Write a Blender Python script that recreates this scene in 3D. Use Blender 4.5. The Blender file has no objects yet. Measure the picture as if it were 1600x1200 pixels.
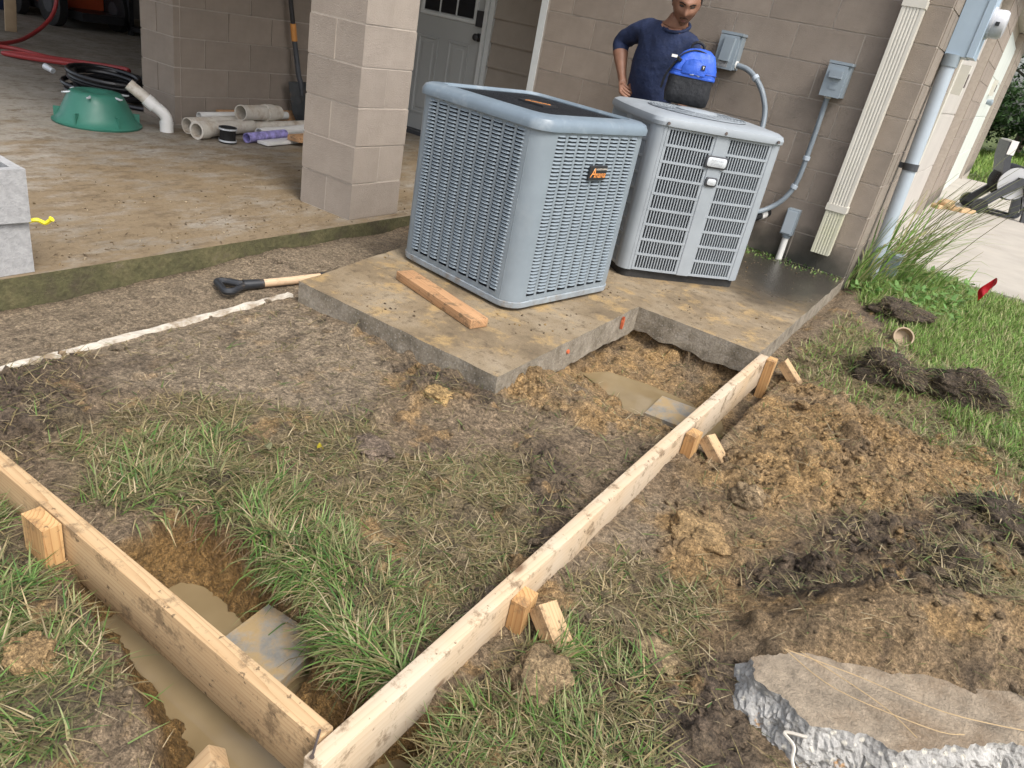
import bpy, bmesh, math, random
import numpy as np
from mathutils import Vector, Matrix, Euler, noise as mnoise
R = math.radians
random.seed(7); rng = np.random.default_rng(7)
S = bpy.context.scene
COL = S.collection

# ------------------------------------------------------------------ camera
cam = bpy.data.cameras.new('camera'); camo = bpy.data.objects.new('camera', cam); COL.objects.link(camo)
S.camera = camo
cam.sensor_width = 36.0; cam.lens = 1150.43 / 1600 * 36.0
cam.clip_start = 0.05; cam.clip_end = 400
yaw, pitch, roll = 0.503843, 0.457947, 0.203116
_f = Vector((-math.sin(yaw) * math.cos(pitch), math.cos(yaw) * math.cos(pitch), -math.sin(pitch)))
_r0 = Vector((math.cos(yaw), math.sin(yaw), 0)); _u0 = _r0.cross(_f)
_r = math.cos(roll) * _r0 + math.sin(roll) * _u0; _u = -math.sin(roll) * _r0 + math.cos(roll) * _u0
M = Matrix((_r, _u, -_f)).transposed().to_4x4(); M.translation = Vector((0.588881, -5.2515, 1.14837))
camo.matrix_world = M

# ------------------------------------------------------------------ light
W = bpy.data.worlds.new('World'); S.world = W; W.use_nodes = True
wn = W.node_tree.nodes; wl = W.node_tree.links
for n in list(wn): wn.remove(n)
wo = wn.new('ShaderNodeOutputWorld'); bg = wn.new('ShaderNodeBackground'); sky = wn.new('ShaderNodeTexSky')
sky.sky_type = 'NISHITA'; sky.sun_disc = False
SUN_EL, SUN_AZ = 54.0, 112.0          # azimuth measured clockwise from +Y
sky.sun_elevation = R(SUN_EL); sky.sun_rotation = R(SUN_AZ)
sky.air_density = 1.0; sky.dust_density = 4.0; sky.ozone_density = 1.0
bg.inputs['Strength'].default_value = 0.15
hs = wn.new('ShaderNodeHueSaturation'); hs.inputs['Saturation'].default_value = .45      # thin overcast: paler than a clear sky
wl.new(sky.outputs[0], hs.inputs['Color']); wl.new(hs.outputs[0], bg.inputs['Color']); wl.new(bg.outputs[0], wo.inputs['Surface'])
sun = bpy.data.lights.new('sun', 'SUN'); sun.energy = 1.35; sun.angle = R(20); sun.color = (1.0, 0.96, 0.9)
suno = bpy.data.objects.new('sun', sun); COL.objects.link(suno)
sd = Vector((math.sin(R(SUN_AZ)) * math.cos(R(SUN_EL)), math.cos(R(SUN_AZ)) * math.cos(R(SUN_EL)), math.sin(R(SUN_EL))))
suno.rotation_euler = sd.to_track_quat('Z', 'Y').to_euler(); suno.location = (5, -3, 8)
S.view_settings.view_transform = 'Standard'; S.view_settings.look = 'None'
S.view_settings.exposure = 0.85; S.view_settings.gamma = 1.0; S.view_settings.use_curve_mapping = False
S.render.engine = 'CYCLES'; S.cycles.max_bounces = 4; S.cycles.use_adaptive_sampling = True; S.cycles.adaptive_threshold = .02; S.cycles.use_denoising = True

# ------------------------------------------------------------------ materials
MATS = {}
def new_mat(name):
    m = bpy.data.materials.new(name); m.use_nodes = True; m.node_tree.nodes.clear()
    nt = m.node_tree; out = nt.nodes.new('ShaderNodeOutputMaterial'); b = nt.nodes.new('ShaderNodeBsdfPrincipled')
    nt.links.new(b.outputs[0], out.inputs['Surface']); return m, nt, b
def N(nt, typ, **kw):
    n = nt.nodes.new(typ)
    for k, v in kw.items():
        if k in n.inputs.keys() if isinstance(k, str) else False: n.inputs[k].default_value = v
        else: setattr(n, k, v)
    return n
def tex(nt, kind='ShaderNodeTexNoise', scale=5., detail=6., rough=.6, coord='Object', vec=None, stretch=None):
    tc = nt.nodes.new('ShaderNodeTexCoord'); src = tc.outputs[coord]
    if stretch:
        mp = nt.nodes.new('ShaderNodeMapping'); mp.inputs['Scale'].default_value = stretch
        nt.links.new(src, mp.inputs['Vector']); src = mp.outputs[0]
    t = nt.nodes.new(kind); t.inputs['Scale'].default_value = scale
    if kind == 'ShaderNodeTexNoise': t.inputs['Detail'].default_value = detail; t.inputs['Roughness'].default_value = rough
    nt.links.new(src, t.inputs['Vector']); return t
def ramp(nt, fac, stops):
    r = nt.nodes.new('ShaderNodeValToRGB'); e = r.color_ramp.elements
    while len(e) < len(stops): e.new(0.5)
    for i, (p, c) in enumerate(stops):
        e[i].position = p; e[i].color = (c[0], c[1], c[2], 1) if hasattr(c, '__len__') else (c, c, c, 1)
    nt.links.new(fac, r.inputs[0]); return r.outputs[0]
def mix(nt, fac, a, b, mode='MIX'):
    m = nt.nodes.new('ShaderNodeMix'); m.data_type = 'RGBA'; m.blend_type = mode
    if hasattr(fac, 'links'): nt.links.new(fac, m.inputs[0])
    else: m.inputs[0].default_value = fac
    for v, s in ((a, m.inputs[6]), (b, m.inputs[7])):
        if hasattr(v, 'links'): nt.links.new(v, s)
        else: s.default_value = (*v, 1)
    return m.outputs[2]
def bump(nt, b, h, strength=.3, dist=.01, prev=None):
    n = nt.nodes.new('ShaderNodeBump'); n.inputs['Strength'].default_value = strength; n.inputs['Distance'].default_value = dist
    nt.links.new(h, n.inputs['Height'])
    if prev is not None: nt.links.new(prev, n.inputs['Normal'])
    nt.links.new(n.outputs[0], b.inputs['Normal']); return n.outputs[0]
def mat(name, col, rough=.6, var=.12, scale=14., bstr=.0, bscale=120., metal=0., dirt=None, dirtcol=(.2, .14, .08), spec=.5, bdist=.004):
    if name in MATS: return MATS[name]
    m, nt, b = new_mat(name)
    t = tex(nt, scale=scale); lo = tuple(c * (1 - var) for c in col); hi = tuple(min(1, c * (1 + var)) for c in col)
    c = ramp(nt, t.outputs['Fac'], [(.3, lo), (.7, hi)])
    if dirt:
        t2 = tex(nt, scale=dirt[0], detail=8., rough=.7)
        f = ramp(nt, t2.outputs['Fac'], [(dirt[1], 0.), (dirt[1] + dirt[2], dirt[3])]); c = mix(nt, f, c, dirtcol)
    nt.links.new(c, b.inputs['Base Color'])
    tr = tex(nt, scale=scale * 2.3)
    nt.links.new(ramp(nt, tr.outputs['Fac'], [(.3, max(0, rough - .1)), (.7, min(1, rough + .1))]), b.inputs['Roughness'])
    b.inputs['Metallic'].default_value = metal; b.inputs['Specular IOR Level'].default_value = spec
    if bstr:
        tb = tex(nt, scale=bscale, detail=4.); bump(nt, b, tb.outputs['Fac'], bstr, bdist)
    MATS[name] = m; return m
def wood(name, a, b_, axis=0, dirt=.5, bands=55., grey=0.):
    """growth-ring lines running along the board, blotches, mud splashes"""
    if name in MATS: return MATS[name]
    m, nt, b = new_mat(name)
    st = [1., 1., 1.]; st[axis] = .035
    w = tex(nt, 'ShaderNodeTexWave', bands, stretch=tuple(st)); w.wave_type = 'BANDS'; w.bands_direction = 'DIAGONAL'; w.wave_profile = 'SAW'
    w.inputs['Distortion'].default_value = 9.; w.inputs['Detail'].default_value = 4.; w.inputs['Detail Scale'].default_value = .45
    c = ramp(nt, w.outputs['Fac'], [(.0, a), (.6, tuple(x * .95 for x in a)), (.9, tuple(.45 * x + .55 * y for x, y in zip(a, b_))), (1., b_)])
    st2 = [16., 16., 16.]; st2[axis] = 1.1
    t1 = tex(nt, scale=1., detail=5., rough=.6, stretch=tuple(st2))
    c = mix(nt, ramp(nt, t1.outputs['Fac'], [(.42, 0.), (.72, .7)]), c, b_)
    oi = nt.nodes.new('ShaderNodeObjectInfo'); c = mix(nt, 1., c, ramp(nt, oi.outputs['Random'], [(0., (.86, .84, .82)), (1., (1.04, 1.04, 1.06))]), 'MULTIPLY')
    if grey:
        t4 = tex(nt, scale=2.2, detail=4.); c = mix(nt, ramp(nt, t4.outputs['Fac'], [(.35, 0.), (.6, grey)]), c, (.55, .48, .385))
    vk = tex(nt, 'ShaderNodeTexVoronoi', 2.6, stretch=tuple(2.2 if k != axis else 1. for k in range(3)))
    c = mix(nt, ramp(nt, vk.outputs['Distance'], [(.035, .85), (.06, .35), (.09, 0.)]), c, (.17, .09, .045))
    t2 = tex(nt, scale=13., detail=9., rough=.75)
    c = mix(nt, ramp(nt, t2.outputs['Fac'], [(.53, 0.), (.62, dirt)]), c, (.17, .115, .065))
    t3 = tex(nt, scale=46., detail=4., rough=.6)
    c = mix(nt, ramp(nt, t3.outputs['Fac'], [(.64, 0.), (.68, dirt)]), c, (.10, .068, .04))
    nt.links.new(c, b.inputs['Base Color']); b.inputs['Roughness'].default_value = .72; b.inputs['Specular IOR Level'].default_value = .3
    bump(nt, b, w.outputs['Fac'], .3, .002); MATS[name] = m; return m

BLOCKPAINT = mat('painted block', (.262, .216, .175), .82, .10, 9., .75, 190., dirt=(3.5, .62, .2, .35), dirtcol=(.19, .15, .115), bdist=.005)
MORTAR = mat('highlight toned mortar', (.42, .365, .31), .85, .1, 30., .5, 120.)  # lighter than the block paint: highlight on the joints put into the colour
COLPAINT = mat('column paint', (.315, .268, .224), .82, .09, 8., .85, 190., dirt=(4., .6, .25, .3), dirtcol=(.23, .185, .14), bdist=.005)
STEELGREY = mat('grey blue painted steel', (.215, .255, .285), .42, .10, 6., .05, 300., dirt=(5., .58, .25, .35), dirtcol=(.34, .37, .38))
STEELGREY2 = mat('light grey painted steel', (.30, .33, .355), .45, .08, 6., .05, 300., dirt=(4., .6, .25, .4), dirtcol=(.30, .30, .28))
BLACKINSIDE = mat('dark coil', (.018, .022, .028), .6, .2, 60.)  # near-black for the coils, and for the shade in the fan opening
BLACKPLASTIC = mat('black plastic', (.02, .02, .022), .42, .2, 20., .1, 200.)
DARKGREY = mat('dark grey plastic', (.05, .053, .06), .45, .15, 20.)
WHITEPVC = mat('white pvc', (.72, .71, .68), .35, .05, 8., dirt=(7., .6, .2, .35), dirtcol=(.42, .35, .25))
OLDPVC = mat('muddy pvc', (.60, .56, .49), .45, .1, 8., dirt=(9., .48, .2, .75), dirtcol=(.33, .24, .15))
GREYPVC = mat('grey pvc', (.40, .455, .51), .4, .06, 8., dirt=(6., .6, .2, .3), dirtcol=(.5, .5, .48))
BOXGREY = mat('grey enclosure', (.25, .295, .33), .45, .07, 8., dirt=(9., .6, .2, .4), dirtcol=(.40, .42, .42))
CREAM = mat('cream aluminium', (.62, .59, .52), .4, .05, 4., dirt=(3., .55, .3, .45), dirtcol=(.45, .44, .30))
WHITETRIM = mat('white trim', (.55, .57, .56), .5, .05, 6.)
DOORGREY = mat('grey door paint', (.36, .37, .36), .5, .05, 3.)
SIDING = mat('tan siding', (.30, .26, .215), .7, .07, 6., .1, 60.)
GLASS = mat('dark glass', (.01, .012, .015), .08, .1, 4.)
CMU = mat('grey concrete block', (.33, .33, .33), .9, .18, 40., .8, 160., dirt=(26., .66, .08, .7), dirtcol=(.55, .55, .54))
RAWCONC = mat('concrete', (.42, .39, .34), .85, .15, 9., .4, 90., dirt=(2.4, .5, .25, .6), dirtcol=(.33, .27, .19))
BRUSH = mat('black rubber', (.012, .012, .013), .5, .2, 20.)
RUST = mat('nail steel', (.16, .13, .12), .5, .2, 60., metal=.6)
WHITEPAINT = mat('chalky white footing', (.55, .50, .42), .9, .2, 22., .9, 80., dirt=(9., .45, .14, .9), dirtcol=(.25, .18, .11))
LUMBER = wood('spruce lumber', (.58, .415, .235), (.40, .245, .12), 0, dirt=.8, grey=.0)
LUMBERB = wood('pale spruce lumber', (.60, .455, .285), (.47, .32, .185), 0, dirt=.8, grey=.6, bands=38.)
OLDLUMBER = wood('muddy lumber', (.54, .32, .165), (.32, .17, .08), 0, dirt=.9)
STAKEWOOD = wood('stake lumber', (.60, .38, .17), (.33, .16, .06), 2, dirt=.75, bands=48.)
HANDLEWOOD = wood('ash handle', (.60, .44, .29), (.47, .32, .19), 0, dirt=.3)

# ------------------------------------------------------------------ mesh helpers
def link(o, parent=None):
    COL.objects.link(o)
    if parent is not None: o.parent = parent
    return o
def tag(o, label=None, cat=None, group=None, kind=None):
    if label: o['label'] = label
    if cat: o['category'] = cat
    if group: o['group'] = group
    if kind: o['kind'] = kind
    return o
def thing(name, label, cat, loc=(0, 0, 0), rz=0, group=None):
    o = bpy.data.objects.new(name, None); o.empty_display_size = .05
    o.location = loc; o.rotation_euler = (0, 0, rz); link(o); return tag(o, label, cat, group)
def done(bm, name, m, parent=None, smooth=False, bev=0., seg=1, ang=30):
    if bev: bmesh.ops.bevel(bm, geom=[e for e in bm.edges if e.is_manifold and e.calc_face_angle(0) > R(40)], offset=bev, segments=seg, affect='EDGES', profile=.5, clamp_overlap=True)
    bmesh.ops.recalc_face_normals(bm, faces=bm.faces)
    me = bpy.data.meshes.new(name); bm.to_mesh(me); bm.free()
    for mm in (m if isinstance(m, (list, tuple)) else [m]): me.materials.append(mm)
    if smooth:
        me.polygons.foreach_set('use_smooth', [True] * len(me.polygons)); me.set_sharp_from_angle(angle=R(ang))
    return link(bpy.data.objects.new(name, me), parent)
def BM(): return bmesh.new()
def box(bm, x0, x1, y0, y1, z0, z1, mtx=None, mi=0):
    vs = [bm.verts.new((x, y, z)) for x in (x0, x1) for y in (y0, y1) for z in (z0, z1)]
    if mtx is not None:
        for v in vs: v.co = mtx @ v.co
    for q in ((0, 1, 3, 2), (4, 6, 7, 5), (0, 4, 5, 1), (2, 3, 7, 6), (0, 2, 6, 4), (1, 5, 7, 3)):
        f = bm.faces.new([vs[i] for i in q]); f.material_index = mi
    return vs
def frame_of(d):
    d = d.normalized(); a = Vector((0, 0, 1)) if abs(d.z) < .9 else Vector((1, 0, 0))
    u = d.cross(a).normalized(); return u, d.cross(u)
def tube(bm, pts, r, n=10, caps=True, mi=0):
    pts = [Vector(p) for p in pts]; rs = r if hasattr(r, '__len__') else [r] * len(pts); rings = []
    u, v = frame_of(pts[1] - pts[0])
    for i, p in enumerate(pts):
        d = (pts[min(i + 1, len(pts) - 1)] - pts[max(i - 1, 0)]).normalized()
        u = (u - d * u.dot(d)).normalized(); v = d.cross(u)
        rings.append([bm.verts.new(p + rs[i] * (math.cos(a) * u + math.sin(a) * v)) for a in [2 * math.pi * k / n for k in range(n)]])
    for a, b in zip(rings, rings[1:]):
        for k in range(n): f = bm.faces.new((a[k], a[(k + 1) % n], b[(k + 1) % n], b[k])); f.material_index = mi
    if caps:
        for rg in (rings[0][::-1], rings[-1]): f = bm.faces.new(rg); f.material_index = mi
def pipe(bm, p0, p1, ro, ri, n=18):
    p0, p1 = Vector(p0), Vector(p1); u, v = frame_of(p1 - p0)
    rg = [[bm.verts.new(p + r * (math.cos(2 * math.pi * k / n) * u + math.sin(2 * math.pi * k / n) * v)) for k in range(n)] for p, r in ((p0, ro), (p1, ro), (p1, ri), (p0, ri))]
    for j in range(4):
        a, b = rg[j], rg[(j + 1) % 4]
        for k in range(n): bm.faces.new((a[k], a[(k + 1) % n], b[(k + 1) % n], b[k]))
def lathe(bm, prof, n=24, c=(0, 0, 0), close=False):
    c = Vector(c); rings = [[bm.verts.new(c + Vector((r * math.cos(2 * math.pi * k / n), r * math.sin(2 * math.pi * k / n), z))) for k in range(n)] for r, z in prof]
    seq = list(zip(rings, rings[1:])) + ([(rings[-1], rings[0])] if close else [])
    for a, b in seq:
        for k in range(n): bm.faces.new((a[k], a[(k + 1) % n], b[(k + 1) % n], b[k]))
    if not close: bm.faces.new(rings[0][::-1]); bm.faces.new(rings[-1])
def prism(bm, pts, z0, z1):
    lo = [bm.verts.new((x, y, z0)) for x, y in pts]; hi = [bm.verts.new((x, y, z1)) for x, y in pts]; n = len(pts)
    for i in range(n): bm.faces.new((lo[i], lo[(i + 1) % n], hi[(i + 1) % n], hi[i]))
    bm.faces.new(lo[::-1]); bm.faces.new(hi)
def loft(bm, rings, caps=(True, True)):
    rg = [[bm.verts.new(p) for p in r] for r in rings]; n = len(rg[0])
    for a, b in zip(rg, rg[1:]):
        for k in range(n): bm.faces.new((a[k], a[(k + 1) % n], b[(k + 1) % n], b[k]))
    if caps[0]: bm.faces.new(rg[0][::-1])
    if caps[1]: bm.faces.new(rg[-1])
def rrect(hx, hy, r, n=6, bulge=0.):
    P = []
    for cx, cy, a0 in ((hx - r, hy - r, 0), (-hx + r, hy - r, 90), (-hx + r, -hy + r, 180), (hx - r, -hy + r, 270)):
        for k in range(n + 1):
            a = R(a0 + 90 * k / n); P.append((cx + r * math.cos(a), cy + r * math.sin(a)))
    if bulge:      # sides bow outwards
        Q = []
        for i in range(len(P)):
            a, b = P[i], P[(i + 1) % len(P)]; Q.append(a); L = math.dist(a, b)
            if L > .15:
                for t in [k / 8 for k in range(1, 8)]:
                    nx, ny = (b[1] - a[1]) / L, -(b[0] - a[0]) / L; s = 4 * t * (1 - t) * bulge
                    Q.append((a[0] + (b[0] - a[0]) * t + nx * s, a[1] + (b[1] - a[1]) * t + ny * s))
        P = Q
    return P
def text(name, s, size, m, parent, mtx, ext=.0008, shear=0., align='CENTER'):
    cu = bpy.data.curves.new(name, 'FONT'); cu.body = s; cu.size = size; cu.extrude = ext; cu.shear = shear; cu.align_x = align; cu.align_y = 'CENTER'; cu.resolution_u = 2
    o = bpy.data.objects.new(name, cu); COL.objects.link(o); dg = bpy.context.evaluated_depsgraph_get()
    me = bpy.data.meshes.new_from_object(o.evaluated_get(dg)); bpy.data.objects.remove(o); me.materials.clear(); me.materials.append(m)
    t = bpy.data.objects.new(name, me); link(t, parent); t.matrix_local = mtx; return t
def smoothline(P, n=8):
    P = [Vector(p) for p in P]; out = []
    for i in range(len(P) - 1):
        a, b, c, d = P[max(i - 1, 0)], P[i], P[i + 1], P[min(i + 2, len(P) - 1)]
        for k in range(n):
            t = k / n; out.append(.5 * ((2 * b) + (c - a) * t + (2 * a - 5 * b + 4 * c - d) * t * t + (3 * b - a - 3 * c + d) * t ** 3))
    return out + [P[-1]]
def copy_tree(o, parent=None):
    c = o.copy(); COL.objects.link(c)
    c.parent = parent
    for ch in list(o.children): copy_tree(ch, c)
    return c

# ------------------------------------------------------------------ numpy noise
_perm = rng.permutation(512).astype(np.int64)
_grad = np.stack([np.cos(np.linspace(0, 2 * np.pi, 64, endpoint=False)), np.sin(np.linspace(0, 2 * np.pi, 64, endpoint=False))], -1)
def pn(x, y, seed=0):
    xi = np.floor(x).astype(np.int64); yi = np.floor(y).astype(np.int64); xf = x - xi; yf = y - yi
    u = xf * xf * xf * (xf * (xf * 6 - 15) + 10); v = yf * yf * yf * (yf * (yf * 6 - 15) + 10)
    def g(ix, iy, dx, dy):
        h = _perm[(_perm[(ix + seed * 17) % 512] + iy) % 512] % 64; return _grad[h, 0] * dx + _grad[h, 1] * dy
    a = g(xi, yi, xf, yf); b = g(xi + 1, yi, xf - 1, yf); c = g(xi, yi + 1, xf, yf - 1); d = g(xi + 1, yi + 1, xf - 1, yf - 1)
    return (a + u * (b - a)) * (1 - v) + (c + u * (d - c)) * v
def fbm(x, y, f, o=4, seed=0, gain=.5):
    s = 0; amp = 1; tot = 0
    for k in range(o): s = s + amp * pn(x * f, y * f, seed + k); tot += amp; amp *= gain; f *= 2.03
    return s / tot * 1.6
def sstep(a, b, x): t = np.clip((x - a) / (b - a), 0, 1); return t * t * (3 - 2 * t)
def polyd(x, y, P):        # signed distance, negative inside
    P = np.array(P, float); d = np.full(x.shape, 1e9); ins = np.zeros(x.shape, bool)
    for i in range(len(P)):
        a, b = P[i], P[(i + 1) % len(P)]; e = b - a; wx, wy = x - a[0], y - a[1]
        t = np.clip((wx * e[0] + wy * e[1]) / (e @ e), 0, 1); d = np.minimum(d, np.hypot(wx - e[0] * t, wy - e[1] * t))
        c = (a[1] > y) != (b[1] > y); ins ^= c & (x < (b[0] - a[0]) * (y - a[1]) / (b[1] - a[1] + 1e-12) + a[0])
    return np.where(ins, -d, d)
ZONES = {
'green': [[(-.67,-4.33),(-.71,-4.12),(-.52,-4.07),(-.33,-4.17),(-.14,-4.17),(-.05,-4.19),(-.09,-4.33),(-.06,-4.44),(-.18,-4.43),(-.33,-4.35),(-.47,-4.32)],
 [(-1.06,-4.39),(-1.04,-4.22),(-.96,-4.07),(-.75,-4.13),(-.64,-4.26),(-.81,-4.36),(-.85,-4.48)],
 [(-1.5,-4.68),(-.8,-4.66),(-.64,-4.67),(-.42,-4.74),(-.34,-4.81),(-.3,-5.3),(-1.5,-5.3)],
 [(.09,-4.36),(.1,-4.17),(.14,-3.97),(.25,-3.9),(.38,-4.0),(.46,-4.2),(.3,-4.6),(.16,-4.6)],
 [(.03,.44),(.02,1.9),(.6,1.36),(5.,1.36),(5.,-3.4),(1.9,-2.6),(1.3,-2.0),(1.11,-1.96),(.87,-1.81),(.62,-1.0),(.2,-.25)]],
'thatch': [[(-.62,-4.15),(-.58,-3.92),(-.36,-3.45),(-.1,-3.66),(-.04,-3.95),(-.05,-4.19),(-.26,-4.2)],
 [(-1.33,-4.36),(-1.2,-4.01),(-.8,-3.69),(-.52,-3.76),(-.58,-4.19),(-1.01,-4.5)],
 [(.1,-1.76),(.19,-.62),(.8,-1.2),(1.4,-1.8),(1.4,-2.1),(.9,-2.21),(.35,-1.94)],
 [(.11,-3.84),(.18,-3.6),(.38,-3.54),(.42,-3.87),(.26,-3.93)], [(.81,-3.02),(1.3,-2.62),(1.3,-3.31),(.91,-3.45)]],
'clay': [[(-.62,-3.18),(-.64,-2.58),(-.66,-1.8),(.03,-1.8),(.02,-2.75),(-.1,-3.01),(-.3,-3.12)],
 [(.2,-3.02),(.12,-2.29),(.23,-1.91),(.64,-2.09),(1.3,-1.95),(1.3,-2.62),(.88,-2.53),(.72,-2.9),(.37,-3.14)],
 [(.16,-3.37),(.25,-3.17),(.35,-3.42),(.28,-3.57)], [(.13,-4.17),(.17,-4.07),(.27,-4.19),(.2,-4.3)], [(-.77,-3.44),(-.66,-3.29),(-.62,-3.38),(-.7,-3.49)]],
'dark': [[(-1.65,-4.35),(-1.69,-4.09),(-1.29,-4.26),(-1.2,-4.5),(-1.6,-4.56)], [(-1.04,-3.31),(-.66,-3.2),(-.52,-3.31),(-.75,-3.42)],
 [(-.35,-3.31),(-.14,-3.41),(-.02,-3.69),(.01,-3.91),(.01,-4.04),(-.01,-4.12),(-.05,-3.84)],
 [(.42,-3.5),(.58,-3.01),(.88,-2.58),(1.05,-2.7),(1.05,-3.07),(.86,-3.47),(.61,-3.57)], [(.34,-1.42),(.61,-1.2),(.96,-1.1),(.96,-1.53),(.62,-1.52)],
 [(.34,-4.04),(.46,-3.82),(.6,-3.9),(.7,-4.2),(.46,-4.3)], [(.3,.15),(.48,.03),(.5,-.48),(.19,-.62)]],
'mud': [[(-1.77,-4.03),(-1.83,-3.42),(-1.62,-3.2),(-.98,-3.31),(-.8,-3.69),(-1.23,-3.99),(-1.45,-4.15)], [(-2.25,-4.6),(-2.25,-1.9),(-1.7,-2.2),(-1.72,-3.2),(-1.70,-4.6)],
 [(.07,-3.78),(.07,-3.3),(.17,-3.3),(.18,-3.87)]]}
PIT1 = [(-.75,-4.60),(-.745,-4.49),(-.755,-4.42),(-.74,-4.345),(-.64,-4.315),(-.50,-4.32),(-.40,-4.33),(-.31,-4.335),(-.21,-4.385),(-.13,-4.43),(-.07,-4.42),(-.02,-4.40),(.03,-4.365),(.09,-4.32),(.145,-4.37),(.125,-4.50),(.06,-4.70),(-.05,-4.82),(-.17,-4.79),(-.26,-4.745),(-.365,-4.705),(-.48,-4.685),(-.60,-4.67),(-.70,-4.67)]
PIT2 = [(-.60,-2.46),(-.52,-2.34),(-.35,-2.30),(-.16,-2.30),(.0,-2.34),(.06,-2.45),(.02,-2.56),(-.10,-2.585),(-.25,-2.60),(-.32,-2.61),(-.47,-2.51)]
def axis_coords(lo, hi, step, far0, far1, g=1.16):
    c = list(np.arange(lo, hi + 1e-6, step)); a = []; s = step; x = lo
    while x > far0: s *= g; x -= s; a.append(x)
    b = []; s = step; x = c[-1]
    while x < far1: s *= g; x += s; b.append(x)
    return np.array(a[::-1] + c + b)
GX = axis_coords(-1.95, 1.25, .0085, -70, 70); GY = axis_coords(-4.98, -1.55, .0085, -40, 110, 1.035)
def fields(x, y):
    wx = x + .06 * fbm(x, y, 5, 3, 11); wy = y + .06 * fbm(x, y, 5, 3, 23)
    wx += .02 * fbm(x, y, 22, 2, 31); wy += .02 * fbm(x, y, 22, 2, 37)
    Z = {}
    for k, L in ZONES.items():
        d = np.full(x.shape, 9.)
        for P in L: d = np.minimum(d, polyd(wx, wy, P))
        Z[k] = sstep(.05, -.04, d)
    jx = x + .02 * fbm(x, y, 12, 3, 5); jy = y + .02 * fbm(x, y, 12, 3, 8)
    Z['p1'] = polyd(jx, jy, PIT1); Z['p2'] = polyd(jx, jy, PIT2)
    near = (sstep(-2.4, -2.2, x) * sstep(2.6, 1.6, x) * sstep(-6.5, -5.2, y) * sstep(2.4, 1.2, y))
    h = np.full(x.shape, -.10) + .018 * fbm(x, y, .9, 3, 1)
    h += near * (.016 * fbm(x, y, 4.5, 4, 2))
    rough = np.clip(.35 + .75 * Z['clay'] + .75 * Z['dark'] - .25 * Z['mud'] + .1 * Z['thatch'], .15, 1.3) * (.35 + 1.1 * sstep(-.3, .45, fbm(x, y, 2.6, 3, 43)))
    h += near * Z['clay'] * (x > .05) * .035 * fbm(x, y, 3.3, 2, 45)
    cl = fbm(x, y, 13, 4, 41, .6)
    h += near * rough * (.034 * np.abs(cl) + .020 * np.abs(fbm(x, y, 26, 3, 49, .65)) + .016 * fbm(x, y, 52, 2, 47))
    billow = 1 - np.abs(fbm(x, y, 8, 3, 53)) * 2.2
    h += near * rough * .012 * billow
    right = sstep(.07, .25, x)
    h += right * .055 * np.exp(-(((x - .75) / .55) ** 2 + ((y + 2.35) / .6) ** 2)) + right * .075 * np.exp(-(((x - .95) / .4) ** 2 + ((y + 3.05) / .45) ** 2))
    h += right * .03 * np.exp(-(((x - .45) / .3) ** 2 + ((y + 2.9) / .35) ** 2))
    h += .25 * np.exp(-(((x - 1.0) / .46) ** 4 + ((y + 3.495 - .55 * (x - .92) + .05 * fbm(x, y, 7, 3, 77)) / .165) ** 2)) * right
    ins = sstep(.05, -.05, x) * sstep(-4.62, -4.5, y)
    h += ins * .008 + ins * .008 * Z['green']
    h += .03 * np.exp(-(((x + .66) / .16) ** 2 + ((y + 3.33) / .12) ** 2))                      # heap against the pad corner
    h += sstep(.0, .1, x) * sstep(-2.0, -1.2, y) * sstep(2.2, 1., y) * .035                     # lawn by the corner
    tr = sstep(-1.62, -1.80, x) * sstep(-2.5, -2.2, x) * sstep(-1.6, -2.1, y)
    h -= tr * (.035 + .045 * sstep(-2.4, -4.0, y))                                              # trench along the patio
    d1 = Z['p1'] + .014 * fbm(x, y, 9, 3, 61); n9 = fbm(x, y, 20, 3, 67)
    h = h - .10 * sstep(.012, -.035, d1) - .07 * sstep(-.02, -.085, d1 + .02 * n9) - .13 * sstep(-.07, -.14, d1) + .012 * n9 * sstep(.02, -.02, d1)
    d2 = np.maximum(Z['p2'], 0) + .05 * fbm(x, y, 5, 3, 63) * sstep(0, .1, Z['p2'])
    h = np.where((x > -.46) & (x < -.21) & (y > -4.6) & (y < -4.335), np.minimum(h, -.25), h)
    bowl = -.232 + np.where(y > -2.33, .13, .42) * d2 + .10 * sstep(-1.97, -1.86, y + .03 * fbm(x, y, 6, 2, 62)) - .05 * sstep(0, -.1, Z['p2']) + .014 * np.abs(fbm(x, y, 9, 3, 65)) + .006 * fbm(x, y, 40, 2, 66)
    h = np.where((x > -.85) & (x < .12) & (y > -3.2) & (y < -1.5), np.minimum(h, bowl), h)
    f2 = sstep(1.4, 3.0, y) ; h = h - .03 * f2 * (x > -.2)
    sf = np.exp(-((x + 1.71) / .06) ** 2) * sstep(-4.9, -4.7, y) * sstep(-3.1, -3.2, y); h = h * (1 - sf) + sf * (-.094 - .020 * np.clip((-3.17 - y) / 1.58, 0, 1) + .012 * fbm(x, y, 9, 3, 231))
    under = (x < -2.28) | ((y > .15) & (x < -.0)) | ((y > 1.3) & (x > -.2) & (y < 14))
    h = np.where(under, np.minimum(h, -.30), h)
    pad = (x > -1.60) & (x < -.04) & (y > -1.7) & (y < .2)
    h = np.where(pad, np.minimum(h, -.14), h)
    return h, Z
XX, YY = np.meshgrid(GX, GY)
HH, ZZ = fields(XX, YY)
_n = 4200; _x = rng.uniform(-1.6, 1.25, _n); _y = rng.uniform(-4.95, -1.6, _n); _r = .009 + .034 * rng.random(_n) ** 4
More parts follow.
